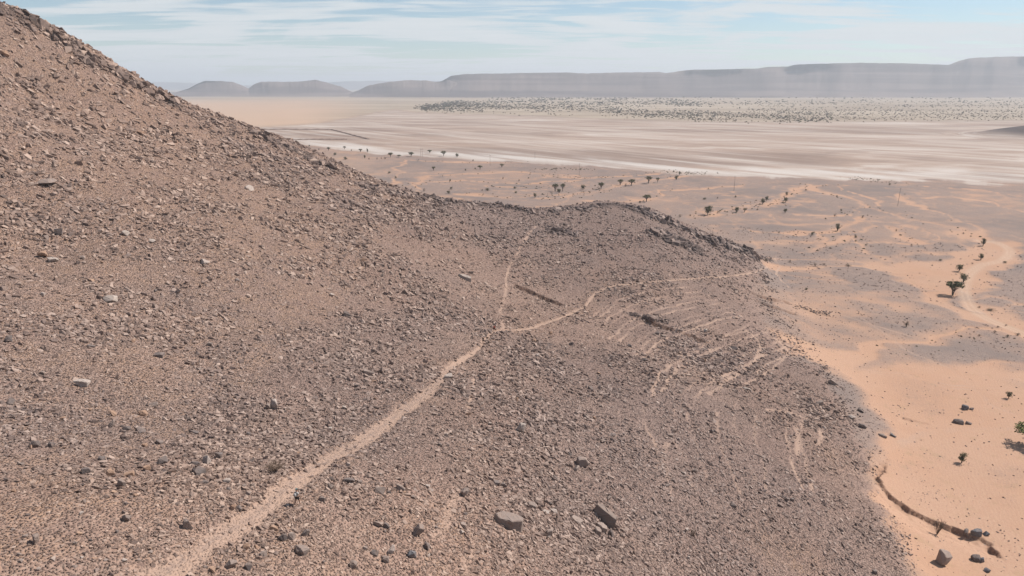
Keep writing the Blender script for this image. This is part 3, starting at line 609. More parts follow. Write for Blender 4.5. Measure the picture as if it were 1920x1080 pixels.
def stone_field(N, seed, dark=False):
    g = np.random.default_rng(seed)
    t = g.uniform(R(-41), R(41), N); r = np.exp(g.uniform(math.log(40), math.log(480), N)); x = r * np.sin(t); y = r * np.cos(t)
    z = grid_h(x, y); o = grid_f(x, y)
    cl_ = .5 + .5 * fbm(x / 6, y / 6, 101, 3); cl2 = .5 + .5 * fbm(x / 27, y / 27, 103, 3)
    if dark: p = o['dark'] * .95 + .10 * o['hill'] * sstep(.5, .75, cl2)
    else:
        p = o['hill'] * (.5 + .5 * sstep(.3, .7, cl_)) * (.7 + .3 * sstep(.35, .65, cl2)) + (1 - o['hill']) * (.12 * sstep(.5, .8, cl_) * sstep(.45, .7, cl2) + .02 + .11 * o['gravel'] + .7 * sstep(.35, .02, np.abs(o['hill'] - .35)))
    edge = np.exp(-((o['path'] - .3) / .14) ** 2) * o['hill']
    p = p * (1 - .93 * np.clip(o['path'] * 1.15, 0, 1)) * (1 - o['track']) + (0 if dark else .35 * edge + .4 * sstep(.25, .7, o['bank']))
    k = g.uniform(0, 1, N) < p; x, y, z, r = x[k], y[k], z[k], r[k]; n = len(x)
    ds = np.hypot(r, CAMZ - z); dk = o['dark'][k]
    s = ds * .00150 * (1.0 + .35 * dk) * g.uniform(.035, 1, n) ** (-1 / 1.75)
    s = s * (.55 + 1.0 * sstep(.25, .75, .5 + .5 * fbm(x / 17, y / 17, 107, 4, .65)))
    s = np.minimum(s * (.8 + .5 * cl_[k]), np.maximum(.55, ds * .0085) * (1 + .6 * dk))
    s = s * (1 - .28 * sstep(5, 30, x) * sstep(200, 150, r))
    s = s * (1 - .35 * sstep(170, 230, r) * sstep(-60, 10, x) * (1 - dk))
    s = np.where(o['hill'][k] < .5, np.minimum(s, ds * np.where(o['hill'][k] > .06, .0045, .0022)), s)
    rot = orient(grid_normals(x, y), g.uniform(0, 2 * math.pi, n), .28)
    scl = np.stack([s * g.uniform(.8, 1.5, n), s * g.uniform(.7, 1.2, n), s * g.uniform(.7, 1.5, n)], 1)
    return np.stack([x, y, z + s * .06], 1), rot, scl, g.integers(0, 10, n), o['tone'][k]
pc = proto_collection('stone_shapes', M['stone'], 10, 300); pd = proto_collection('dark_stone_shapes', M['stone_dark'], 10, 400)
a = stone_field(430000, 11); scatter('loose_stones', 'countless loose brown stones littering the hillside', *a[:4], pc, tone=a[4])
b = stone_field(520000, 12, True); scatter('dark_rubble', 'coarse dark rubble on the crests and outcrops', *b[:4], pd, tone=b[4])
print('STONES', len(a[0]), len(b[0]))

# ------------------------------------------------------------------ boulders and rocks, each one a thing
def place_rock(name, u, v, w, h, mat, label, seed, yaw=None, depth=.8, tilt=0.0, group=None, npts=16, roll=0.0):
    """u, v: foot of the rock in the survey; w, h: its breadth and height in photo pixels"""
    p = at(u, v); k = mpp(p); W = w * k; H = max(h * k * .85, W * .22); 
    me = rock_mesh(name, seed, (W, W * depth, H * 1.25), npts, sub=w > 13, mat=M[mat], rough=.03)
    o = bpy.data.objects.new(name, me); C.objects.link(o)
    n = normal_at(p.x, p.y); q = Vector((0, 0, 1)).rotation_difference((n * .6 + Vector((0, 0, .4))).normalized())
    yw = random.Random(seed).uniform(-.5, .5) if yaw is None else yaw
    o.rotation_mode = 'XYZ'; o.rotation_euler = (q.to_matrix() @ Matrix.Rotation(yw, 3, 'Z') @ Matrix.Rotation(tilt, 3, 'Y') @ Matrix.Rotation(roll, 3, 'X')).to_euler()
    o.location = p + Vector((0, 0, H * .38))
    tag(o, label, 'rock' if name == 'rock' else 'boulder', group); return o
def slab(name, u, v, corners, H, mat, label, lean=(0, 0), seed=1):
    """a quarried-looking slab: plan outline in metres (x right, y away), thickness H, lean of the top"""
    p = at(u, v); rs = random.Random(seed); bm = bmesh.new()
    bot = [bm.verts.new((x, y, -.7)) for x, y in corners]; top = [bm.verts.new((x * rs.uniform(.74, .97) + lean[0], (y * rs.uniform(.98, 1.08) if y < 0 else y * rs.uniform(.75, .95)) + lean[1] - .08, H * rs.uniform(.82, 1.08))) for x, y in corners]
    n = len(corners)
    bm.faces.new(top); bm.faces.new(bot[::-1])
    for i in range(n): bm.faces.new((bot[i], bot[(i + 1) % n], top[(i + 1) % n], top[i]))
    bmesh.ops.bevel(bm, geom=bm.edges[:], offset=.07, segments=1, affect='EDGES', clamp_overlap=True)
    bmesh.ops.triangulate(bm, faces=bm.faces[:]); bmesh.ops.subdivide_edges(bm, edges=[e for e in bm.edges if e.calc_length() > .5], cuts=3)
    bm.normal_update()
    for w_ in bm.verts: w_.co += w_.normal * (.16 * (vnoise(np.array([w_.co.x * 1.9 + w_.co.z * 1.3]), np.array([w_.co.y * 1.9 - w_.co.z * 1.6]), seed)[0] - .5)) + Vector((rs.uniform(-1, 1), rs.uniform(-1, 1), rs.uniform(-1, 1))) * .035
    bmesh.ops.recalc_face_normals(bm, faces=bm.faces[:])
    me = bpy.data.meshes.new(name); bm.to_mesh(me); bm.free(); me.materials.append(M[mat])
    o = bpy.data.objects.new(name, me); C.objects.link(o); o.location = p
    n_ = normal_at(p.x, p.y); o.rotation_euler = Vector((0, 0, 1)).rotation_difference((n_ * .5 + Vector((0, 0, .5))).normalized()).to_euler()
    tag(o, label, 'boulder', 'boulders in the foreground'); return o
slab('boulder', 952, 985, [(-2.0, .2), (-1.2, -.55), (.6, -.75), (1.9, -.35), (2.0, .4), (.8, .95), (-1.0, .9)], 1.25, 'rock_grey', 'long dark slab boulder lying flat, biggest of the foreground', (-.15, .1), 3)
slab('boulder', 1130, 972, [(-1.4, 1.3), (-1.55, .5), (.35, -1.5), (1.45, -1.75), (1.6, -1.0), (-.2, 1.25)], 1.5, 'rock_grey', 'tall tilted slab boulder with pale right edge, above two smaller slabs', (.2, .35), 5)
slab('boulder', 1081, 976, [(-1.0, .1), (-.35, -.7), (.4, -.85), (1.0, 0), (.5, .75), (-.6, .8)], .38, 'rock_grey', 'flat grey slab left of the tilted slab boulder', (0, .05), 7)
slab('boulder', 1126, 992, [(-.8, .4), (.1, -.6), (.75, -.7), (.95, .2), (.3, .85), (-.5, .9)], .7, 'rock_grey', 'pale flat slab leaning at the foot of the tilted slab boulder', (0, .1), 9)
slab('boulder', 1120, 1001, [(-.6, .2), (-.45, -.5), (.4, -.55), (.55, .1), (.3, .55), (-.35, .6)], .8, 'rock_grey', 'small dark block in front of the pale flat slab', (0, .1), 11)
slab('boulder', 997, 951, [(-.75, .3), (-.6, -.3), (.55, -.5), (.7, .1), (.4, .5), (-.5, .6)], .55, 'rock_grey', 'low grey block beside the dead forked sapling', (0, .05), 13)
slab('boulder', 871, 523, [(-2.6, 1.0), (-1.4, -.2), (1.3, -1.1), (2.3, -.8), (2.1, .3), (-.6, 1.5)], 1.0, 'rock_pale', 'lone pale slab on the hillside above the path fork', (.1, .2), 17)
GR = 'rocks strewn on the hillside'
ROCKS = [  # foot u, v, width, height, material, label
    (785, 1003, 18, 27, 'rock_grey', 'upright pointed grey rock left of the long dark slab boulder'), (873, 929, 18, 18, 'rock_grey', 'squat grey rock above the long dark slab boulder'),
    (751, 918, 24, 15, 'rock_grey', 'grey wedge rock, right one of three in a row beside the trail'), (714, 924, 23, 13, 'rock_grey', 'flat grey rock, middle one of three in a row beside the trail'), (656, 904, 21, 12, 'rock_dark', 'dark flat rock, left one of three in a row beside the trail'),
    (674, 906, 12, 8, 'rock_grey', 'small grey rock touching the left one of the trailside trio'), (565, 1035, 30, 18, 'rock_grey', 'big rounded grey rock at the bottom right of the trail'), (1092, 872, 24, 20, 'rock_grey', 'blocky grey rock up the slope from the tilted slab boulder'),
    (1081, 882, 13, 14, 'rock_grey', 'small rock leaning on the blocky grey rock'), (515, 766, 20, 24, 'rock_pale', 'tall pale rock standing alone left of the trail bend'), (504, 767, 9, 12, 'rock_grey', 'small dark-sided rock at the foot of the tall pale rock'),
    (692, 702, 25, 11, 'rock_grey', 'grey lens-shaped rock above the trail near its bend'), (153, 724, 30, 14, 'rock_pale', 'broad pale slab low on the left hillside'), (64, 838, 26, 17, 'rock_dark', 'dark rounded rock near the left edge'), (57, 841, 8, 9, 'rock_rust', 'small tan rock against the dark rounded rock'), (98, 838, 14, 12, 'rock_dark', 'dark rock right of the dark rounded rock'),
    (111, 440, 19, 17, 'rock_pale', 'pale angular rock, highest of the pale rocks at far left'), (236, 440, 15, 11, 'rock_pale', 'square pale rock right of the pale angular rock'), (99, 490, 18, 11, 'rock_pale', 'square pale rock below the pale angular rock'), (80, 482, 17, 13, 'rock_rust', 'orange rock beside the square pale rock'), (88, 449, 12, 8, 'rock_grey', 'low rock left of the pale angular rock'),
    (841, 708, 20, 8, 'rock_pale', 'pale flat rock beside the trail bend'), (1563, 721, 17, 13, 'rock_grey', 'grey block among rubble where the slope meets sand'), (1617, 801, 18, 8, 'rock_dark', 'dark oblong rock on the sand edge of the slope'), (1598, 784, 14, 6, 'rock_pale', 'pale sliver rock above the dark oblong rock'),
    (1655, 818, 15, 5, 'rock_grey', 'thin grey slab lying on sand below the dark oblong rock'), (1675, 818, 12, 6, 'rock_blue', 'bluish rock right of the thin grey slab on sand'), (1614, 772, 13, 7, 'rock_dark', 'dark low rock at the top of the sand edge rubble'), (1536, 758, 14, 9, 'rock_grey', 'grey rock on the slope left of the sand edge rubble'),
    (1812, 1003, 14, 14, 'rock_dark', 'dark stone wedged in the eroded bank, first of three'), (1832, 1003, 22, 14, 'rock_blue', 'bluish boulder on the eroded bank, middle of three'), (1848, 1003, 13, 8, 'rock_blue', 'flat stone on the eroded bank, last of three'),
    (1829, 1050, 18, 14, 'rock_dark', 'dark stone heap left part in the wash below the bank'), (1839, 1052, 12, 12, 'rock_blue', 'bluish stone in the wash, right of the dark heap'), (1850, 1071, 14, 7, 'rock_blue', 'flat bluish stone at the bottom of the wash'),
    (1809, 767, 14, 10, 'rock_blue', 'bluish rock alone on the sand below the small round bush'), (1822, 768, 7, 5, 'rock_dark', 'tiny dark stone right of the lone bluish rock'), (1797, 793, 18, 10, 'rock_dark', 'dark jagged rock on sand between lone rock and thin tree'), (1816, 795, 11, 6, 'rock_dark', 'low dark stone right of the dark jagged rock'),
    (354, 990, 19, 25, 'rock_grey', 'upright grey rock left of the lower trail'), (236, 975, 20, 17, 'rock_grey', 'rounded grey rock down left of the dirt trail'), (65, 1018, 18, 22, 'rock_grey', 'pointed grey rock at lower left'), (207, 892, 22, 14, 'rock_rust', 'tan block in the rock line left of the trail'), (162, 888, 17, 14, 'rock_dark', 'black rock left of the tan block'), (243, 892, 20, 10, 'rock_rust', 'flat tan rock right of the tan block'), (276, 882, 14, 12, 'rock_rust', 'orange block with dark left side right of the flat tan rock'), (230, 911, 19, 15, 'rock_grey', 'grey dome rock below the flat tan rock'),
    (371, 888, 24, 16, 'rock_dark', 'dark cluster rock, biggest left of the dry shrub'), (366, 872, 16, 9, 'rock_dark', 'dark flat rock on top of the dark cluster rock'), (306, 869, 19, 17, 'rock_dark', 'dark sharp rock left of the dark cluster rock'), (411, 860, 16, 16, 'rock_dark', 'dark square rock above the dark cluster rock'), (389, 868, 15, 18, 'rock_pale', 'pale leaning rock between dark square and dark cluster rocks'), (470, 866, 12, 12, 'rock_grey', 'small block left of the dry shrub'),
    (426, 905, 14, 11, 'rock_pale', 'pale-topped rock below the dry shrub'), (428, 920, 12, 9, 'rock_dark', 'dark rock just under the pale-topped rock'), (436, 954, 15, 11, 'rock_rust', 'tan rock at the left edge of the lower trail'), (449, 955, 13, 8, 'rock_dark', 'dark rock touching the tan trail-edge rock'), (450, 940, 12, 6, 'rock_dark', 'flat dark rock above the tan trail-edge rock'),
    (300, 832, 14, 11, 'rock_dark', 'dark triangular rock high in the left rock line'), (270, 837, 14, 8, 'rock_rust', 'flat tan rock left of the dark triangular rock'), (190, 862, 14, 9, 'rock_dark', 'dark flat rock above the black rock'), (268, 778, 20, 10, 'rock_rust', 'pale tan slab on upper left foreground'), (213, 779, 16, 9, 'rock_rust', 'tan slab left of the pale tan slab'), (261, 809, 22, 10, 'rock_dark', 'dark leaning slab under the pale tan slab'), (238, 806, 14, 9, 'rock_dark', 'dark rock left of the dark leaning slab'), (209, 800, 15, 18, 'rock_grey', 'grey upright rock under the tan slab'), (289, 761, 16, 9, 'rock_grey', 'grey flat rock above the pale tan slab'), (355, 788, 16, 8, 'rock_grey', 'flat grey rock right of the pale tan slab'), (365, 812, 16, 6, 'rock_dark', 'thin dark slab below the flat grey rock'), (21, 758, 14, 14, 'rock_dark', 'dark leaning rock at the far left edge'),
    (434, 1064, 20, 20, 'rock_grey', 'grey rock heaped right of the trail at the bottom edge'), (467, 1066, 18, 14, 'rock_dark', 'dark rock right of the bottom edge heap'), (462, 1028, 13, 13, 'rock_rust', 'tan rock above the bottom edge heap'), (494, 1043, 14, 14, 'rock_grey', 'rounded grey rock near the big rounded rock'), (574, 1004, 16, 15, 'rock_dark', 'dark rock above the big rounded grey rock'), (548, 1011, 15, 18, 'rock_grey', 'slanted grey rock above the big rounded grey rock'), (530, 1012, 16, 15, 'rock_dark', 'dark rock left of the slanted grey rock'), (515, 992, 18, 8, 'rock_rust', 'orange flat slab right of the trail below the walker'), (399, 1070, 14, 9, 'rock_rust', 'tan rock on the trail edge at the bottom'), (620, 917, 16, 14, 'rock_grey', 'grey rock right of the walker near the trailside trio'), (621, 900, 9, 9, 'rock_dark', 'little dark rock above the grey rock right of the walker'), (605, 938, 12, 10, 'rock_dark', 'dark stick-like rock right of the walker'), (480, 1028, 10, 10, 'rock_rust', 'small tan rock between tan and rounded rocks'),
    (710, 984, 18, 11, 'rock_grey', 'grey flat rock left of the upright pointed rock'), (724, 989, 15, 11, 'rock_dark', 'dark rock touching the grey flat rock'), (733, 1035, 17, 16, 'rock_pale', 'pale slanted rock at the bottom centre'), (773, 1043, 19, 14, 'rock_blue', 'blue-grey rock at the bottom centre'), (799, 1027, 15, 12, 'rock_dark', 'dark rock above right of the blue-grey rock'), (703, 1039, 14, 11, 'rock_dark', 'dark rock left of the pale slanted rock'), (723, 1052, 14, 13, 'rock_grey', 'grey slab under the pale slanted rock'), (1030, 1004, 15, 16, 'rock_grey', 'grey rock right of the long dark slab boulder'), (840, 819, 14, 10, 'rock_pale', 'pale rock on the slope right of the trail'), (867, 988, 14, 10, 'rock_grey', 'grey rock between upright rock and long dark slab'), (653, 873, 10, 7, 'rock_pale', 'small pale rock above the trailside trio'), (665, 1063, 22, 14, 'rock_grey', 'low grey rock at the bottom left of centre'), (976, 808, 18, 20, 'rock_pale', 'pale broken slab in the middle of the foreground slope'), (930, 908, 15, 9, 'rock_dark', 'dark pair rock above the low grey block, left'), (945, 912, 14, 10, 'rock_dark', 'dark pair rock above the low grey block, right'), (1032, 946, 8, 6, 'rock_dark', 'small dark stone right of the dead forked sapling'), (1023, 960, 14, 5, 'rock_pale', 'thin pale slab below the dead forked sapling'), (1038, 960, 15, 7, 'rock_pale', 'pale wedge right of the thin pale slab'), (1147, 1006, 15, 14, 'rock_dark', 'dark rock right of the small dark block'),
    (1302, 886, 13, 11, 'rock_grey', 'round grey rock alone on the mid slope'), (1333, 811, 9, 8, 'rock_dark', 'round dark stone above the round grey rock'), (1375, 950, 14, 9, 'rock_dark', 'dark flat rock on the lower right slope'), (1475, 937, 11, 7, 'rock_dark', 'black stone pair, left, on the lower right slope'), (1485, 938, 8, 6, 'rock_dark', 'black stone pair, right, on the lower right slope'), (1640, 1075, 10, 9, 'rock_dark', 'dark stone at the bottom right end of the slope'), (1400, 730, 20, 5, 'rock_pale', 'pale sliver slab among the animal tracks'), (1376, 655, 16, 8, 'rock_dark', 'dark rock above the animal tracks'), (652, 594, 18, 12, 'rock_dark', 'dark-sided rock on the middle hillside'), (467, 355, 18, 9, 'rock_pale', 'pale rock high on the hillside under the ridge'), (265, 251, 14, 7, 'rock_rust', 'tan rock high on the left hillside'), (10, 105, 16, 13, 'rock_rust', 'tan slab near the top left corner'), (85, 345, 36, 12, 'rock_grey', 'long leaning slab on the upper left hillside'), (285, 455, 12, 8, 'rock_pale', 'small pale rock on the mid left hillside'), (393, 648, 12, 9, 'rock_grey', 'pale-topped rock at the middle of the hillside'), (207, 564, 26, 12, 'rock_pale', 'pale lens slab on the left middle hillside'), (382, 494, 24, 10, 'rock_pale', 'pale long slab in the middle of the hillside'), (18, 640, 15, 13, 'rock_dark', 'black rock at the left edge halfway up'), (173, 650, 14, 9, 'rock_dark', 'black hollow-sided rock on the left hillside'), (300, 668, 20, 10, 'rock_dark', 'dark twin rock on the hillside above the tall pale rock')]
o = place_rock('boulder', 1767, 1056, 26, 34, 'rock_grey', 'tall upright grey boulder standing on sand near the eroded bank', 911, yaw=.4, depth=.9, tilt=.12, group='boulders in the foreground', npts=13)
for i, (u, v, w, h, mt, lb) in enumerate(ROCKS):
    place_rock('rock', u, v, w, h, mt, lb, 1000 + i, group=GR, tilt=random.Random(i).uniform(-.3, .3), depth=random.Random(i + 5).uniform(.6, .95))
zones = [('left', 90, 'small angular stone strewn among many alike left of the trail'), ('right', 70, 'small angular stone strewn among many alike right of the trail')]
rz_ = random.Random(77)
def trail_u(v): return np.interp(-v, [-1080, -1012, -948, -893, -850, -797, -745, -694, -652, -619], [300, 400, 500, 565, 640, 720, 790, 836, 900, 936])
for zn, cnt, lb in zones:
    for i in range(cnt):
        while True:
            v = rz_.uniform(620, 1070) if zn == 'right' else rz_.uniform(430, 1070); tu = trail_u(max(v, 620))
            u = rz_.uniform(10, tu - 45) if zn == 'left' else rz_.uniform(tu + 60, 1330)
            if rz_.random() < (v - 300) / 800: break
        mc = rz_.choice(['rock_grey', 'rock_grey', 'rock_dark', 'rock_rust', 'rock_pale', 'rock_grey']); hw_ = 'low down' if v > 800 else 'higher up'
        lb = 'small %s stone, one of many %s on the slope %s of the trail' % ({'rock_grey': 'grey', 'rock_dark': 'dark', 'rock_rust': 'tan', 'rock_pale': 'pale'}[mc], hw_, zn)
        place_rock('rock', u, v, rz_.uniform(7, 12), rz_.uniform(4, 8), mc, lb, 3000 + i + (500 if zn == 'right' else 0), group='small stones ' + zn + ' of the trail', npts=12)

# ------------------------------------------------------------------ trees and shrubs
M['bark'] = flat('acacia_bark', (.10, .075, .058), .95, .35, 5)
M['twig'] = flat('dry_twig', (.17, .12, .09), .95, .3, 8)
def leaf_material(name, c1, c2):
    t = MT(name); n = t.noise(t.pos(obj=True), 2.3, 3); oi = t.n.new('ShaderNodeObjectInfo').outputs['Random']
    c = t.mix(t.rng(n, .3, .7), c1, c2); c = t.mix(t.math('MULTIPLY', oi, .35), c, (.15, .12, .07)); return t.done(c)
M['leaf'] = leaf_material('acacia_leaf', (.075, .08, .04), (.13, .13, .065))
M['leaf_green'] = leaf_material('green_leaf', (.085, .115, .03), (.15, .18, .06))
M['leaf_dry'] = leaf_material('dry_leaf', (.13, .09, .055), (.19, .13, .08))
def tube(V, Fc, pts, r0, r1, k=5):
    b0 = len(V); n = len(pts)
    for i, p in enumerate(pts):
        d = (pts[min(i + 1, n - 1)] - pts[max(i - 1, 0)]).normalized(); a = d.orthogonal().normalized(); b_ = d.cross(a); r_ = r0 + (r1 - r0) * i / (n - 1)
        for j in range(k): V.append(p + (a * math.cos(j * 2 * math.pi / k) + b_ * math.sin(j * 2 * math.pi / k)) * r_)
    for i in range(n - 1):
        for j in range(k): Fc.append((b0 + i * k + j, b0 + i * k + (j + 1) % k, b0 + (i + 1) * k + (j + 1) % k, b0 + (i + 1) * k + j))
    Fc.append(tuple(b0 + (n - 1) * k + j for j in range(k)))
def tree_meshes(seed, shape, leaves, leaf='leaf', ls=.056):
    """unit-height acacia: returns trunk mesh and crown mesh"""
    rs = random.Random(seed); V, Fc = [], []; tips = []
    flat_ = shape in ('umbrella', 'wide'); nst = 2 if flat_ else 3; nb = 9; k = 0
    for s in range(nst):
        a = s * 6.28 / nst + rs.uniform(0, 1); lean = rs.uniform(.03, .08); top = Vector((math.cos(a) * lean, math.sin(a) * lean, rs.uniform(.30, .40)))
        tube(V, Fc, [Vector((0, 0, -.05)), top * .5 + Vector((rs.uniform(-.02, .02), rs.uniform(-.02, .02), 0)), top], .04, .028)
        for b in range(nb):
            a2 = k * 2.4 + rs.uniform(-.3, .3); k += 1; f = math.sqrt((k - .5) / (nst * nb)); R_ = {'wide': .5, 'umbrella': .45, 'round': .38, 'tall': .24, 'shrub': .36}[shape]
            rad_ = f * R_ * rs.uniform(.8, 1.1); zt = (.88 - .14 * f * f + rs.uniform(-.05, .05)) if flat_ else rs.uniform(.42, .92) - .1 * f
            if shape == 'shrub': zt = rs.uniform(.22, .85) * (1 - .35 * f)
            tip = Vector((math.cos(a2) * rad_, math.sin(a2) * rad_, zt)); mid = top.lerp(tip, .5) + Vector((0, 0, -.03))
            tube(V, Fc, [top * rs.uniform(.75, 1), mid, tip], .018, .005, 4); tips.append(tip)
            for e in range(2): tips.append(Vector((tip.x * rs.uniform(.6, 1) + rs.uniform(-.08, .08), tip.y * rs.uniform(.6, 1) + rs.uniform(-.08, .08), zt - rs.uniform(0, .22 if flat_ else .15))))
    tr = bpy.data.meshes.new('trunk'); tr.from_pydata([tuple(v) for v in V], [], Fc); tr.materials.append(M['bark'])
    V, Fc = [], []
    for i in range(leaves):
        t_ = rs.choice(tips); fl = .05 if shape in ('umbrella', 'wide') else .09
        c = t_ + Vector((rs.gauss(0, .055), rs.gauss(0, .055), rs.gauss(.01, fl * .7)))
        n = Vector((rs.gauss(0, 1), rs.gauss(0, 1), rs.gauss(.6, 1))).normalized(); a = n.orthogonal().normalized(); a = Matrix.Rotation(rs.uniform(0, 6.28), 3, n) @ a; b_ = n.cross(a)
        s = ls * rs.uniform(.5, 1.2); k = len(V)
        V += [c + a * s, c + b_ * s * .55, c - a * s, c - b_ * s * .55]; Fc.append((k, k + 1, k + 2, k + 3))
    cr = bpy.data.meshes.new('crown'); cr.from_pydata([tuple(v) for v in V], [], Fc); cr.materials.append(M[leaf])
    return tr, cr
TM = {'wide': [tree_meshes(1, 'wide', 900), tree_meshes(2, 'wide', 900)], 'umbrella': [tree_meshes(3, 'umbrella', 520), tree_meshes(4, 'umbrella', 520), tree_meshes(5, 'umbrella', 480)],
      'round': [tree_meshes(6, 'round', 560), tree_meshes(7, 'round', 520)], 'tall': [tree_meshes(8, 'tall', 420)], 'shrub': [tree_meshes(9, 'shrub', 330), tree_meshes(10, 'shrub', 300)],
      'dry': [tree_meshes(11, 'shrub', 170, 'leaf_dry', .04), tree_meshes(12, 'shrub', 200, 'leaf_dry', .04)], 'green': [tree_meshes(13, 'wide', 1500, 'leaf_green', .045)]}
tcount = 0
def tree(u, v, h, w, shape, label, group, name=None):
    global tcount
    p = at(u, v); k = mpp(p); H = h * k * 1.03; W = w * k
    o = empty(name or ('acacia_tree' if shape not in ('shrub', 'dry') else 'desert_shrub'), p, random.Random(tcount).uniform(0, 6.28))
    tr, cr = TM[shape][tcount % len(TM[shape])]; tcount += 1
    base = {'wide': 1.15, 'umbrella': .95, 'round': .95, 'tall': .6, 'shrub': .9, 'dry': .9, 'green': 1.15}[shape]
    for nm_, me in (('trunk', tr), ('crown', cr)):
        c = shared(nm_, me, o); c.scale = (W / base, W / base, H)
    tag(o, label, 'tree' if shape not in ('shrub', 'dry') else 'shrub', group); return o
tree(1786, 554, 28, 36, 'wide', 'largest wide acacia beside the sandy vehicle track', 'acacias by the track')
tree(1806, 529, 18, 19, 'round', 'mid-size acacia just above the largest one by the track', 'acacias by the track')
tree(1798, 509, 15, 16, 'round', 'rounded acacia, third up from the largest by the track', 'acacias by the track')
tree(1839, 487, 13, 10, 'tall', 'small narrow acacia inside the bend of the track', 'acacias by the track')
tree(1843, 461, 16, 9, 'tall', 'thin upright acacia at the top of the track bend', 'acacias by the track')
tree(1803, 868, 23, 15, 'tall', 'slim dark tree alone on orange sand at lower right', 'trees on the orange sand')
tree(1891, 747, 15, 13, 'round', 'small round bush-like tree near the right edge on sand', 'trees on the orange sand')
tree(1930, 834, 40, 62, 'green', 'bright green tree cut off by the right edge', 'trees on the orange sand')
tree(1699, 613, 15, 15, 'dry', 'brown dry shrub alone on the pale gravel fan', 'shrubs on the fan')
tree(1528, 499, 9, 9, 'dry', 'brown shrub at the foot of the knoll', 'shrubs on the fan'); tree(1481, 492, 7, 7, 'dry', 'small brown shrub at the tip of the knoll', 'shrubs on the fan'); tree(1436, 490, 8, 6, 'shrub', 'dark shrub on the knoll tip', 'shrubs on the fan')
tree(1545, 497, 5, 9, 'dry', 'low brown shrub right of the knoll foot shrub', 'shrubs on the fan'); tree(1590, 499, 5, 16, 'dry', 'long low brown thicket along the wash beyond the knoll', 'shrubs on the fan')
tree(1512, 543, 5, 8, 'shrub', 'olive low shrub where the gully meets the fan', 'shrubs on the fan')
tree(1857, 582, 6, 22, 'dry', 'dark long low shrub right of the track', 'shrubs by the track'); tree(1836, 577, 5, 8, 'dry', 'small shrub left of the long low shrub', 'shrubs by the track'); tree(1884, 493, 5, 9, 'shrub', 'low shrub on the outer edge of the track bend', 'shrubs by the track')
for k_, (u, v, h, w) in enumerate(((1908, 629, 7, 14), (1889, 632, 6, 10), (1865, 624, 7, 9), (1836, 630, 5, 8), (1871, 614, 5, 7), (1886, 611, 5, 6), (1823, 495, 4, 6), (1763, 489, 5, 7))):
    tree(u, v, h, w, 'dry' if k_ != 7 else 'shrub', 'low dry shrub in the wash at right edge, number %s by size' % ('one', 'two', 'three', 'four', 'five', 'six', 'seven', 'eight')[k_], 'shrubs in the wash')
ordn = ['first', 'second', 'third', 'fourth', 'fifth', 'sixth', 'seventh', 'eighth', 'ninth', 'tenth', 'eleventh', 'twelfth', 'thirteenth', 'fourteenth', 'fifteenth', 'sixteenth', 'seventeenth', 'eighteenth', 'nineteenth', 'twentieth', 'twenty-first', 'twenty-second', 'twenty-third', 'twenty-fourth', 'twenty-fifth', 'twenty-sixth', 'twenty-seventh', 'twenty-eighth', 'twenty-ninth', 'thirtieth']
KIND = {'umbrella': 'flat-topped acacia', 'wide': 'broad flat-topped acacia', 'round': 'rounded acacia', 'tall': 'narrow acacia', 'shrub': 'dark shrub', 'dry': 'dry shrub'}
def row(items, text, group):
    for i, (u, v, h, w, sh) in enumerate(sorted(items)):
        tree(u, v, h, w, sh, '%s plant from left, a %s, %s' % (ordn[i], KIND[sh], text), group)
row([(1275, 407, 7, 9, 'dry'), (1294, 405, 5, 6, 'dry'), (1327, 403, 19, 18, 'round'), (1381, 398, 11, 11, 'round'), (1396, 398, 8, 8, 'umbrella'), (1430, 383, 12, 10, 'round'), (1437, 377, 10, 8, 'round'), (1473, 380, 11, 10, 'round'), (1472, 399, 9, 9, 'round'), (1475, 366, 9, 7, 'shrub'), (1511, 357, 4, 5, 'shrub')], 'on the wash right behind the knoll', 'acacias behind the knoll')
row([(1003, 371, 10, 8, 'round'), (967, 362, 5, 7, 'shrub'), (965, 354, 6, 6, 'shrub'), (1017, 365, 4, 4, 'shrub'), (1041, 359, 15, 13, 'umbrella'), (1048, 362, 9, 10, 'round'), (1055, 359, 15, 10, 'umbrella'), (1093, 356, 10, 11, 'round'), (1106, 362, 5, 6, 'dry'), (1127, 355, 13, 13, 'umbrella'), (1163, 347, 11, 12, 'umbrella'), (1173, 350, 8, 7, 'dry'), (1184, 348, 12, 15, 'umbrella'), (1216, 344, 14, 14, 'umbrella'), (1233, 342, 9, 8, 'umbrella'), (1268, 337, 9, 8, 'tall'), (1263, 323, 5, 4, 'shrub'), (1274, 328, 7, 4, 'tall')], 'along the sandy wash beyond the saddle', 'acacias beyond the saddle')
row([(1212, 378, 13, 17, 'umbrella'), (1321, 374, 5, 8, 'shrub'), (1345, 373, 6, 4, 'dry'), (1379, 370, 5, 5, 'shrub')], 'in the thin line just above the knoll crest', 'acacias above the knoll crest')
row([(1523, 441, 8, 7, 'shrub'), (1548, 411, 4, 4, 'shrub'), (1565, 406, 7, 6, 'dry'), (1570, 433, 15, 9, 'tall'), (1577, 396, 6, 5, 'shrub'), (1604, 446, 8, 6, 'shrub'), (1604, 453, 5, 5, 'shrub'), (1617, 409, 7, 6, 'dry'), (1680, 434, 7, 5, 'dry'), (1668, 347, 5, 5, 'shrub'), (1709, 460, 4, 6, 'dry'), (1806, 439, 5, 6, 'dry')], 'on the grey gravel at upper right', 'shrubs on the grey gravel')
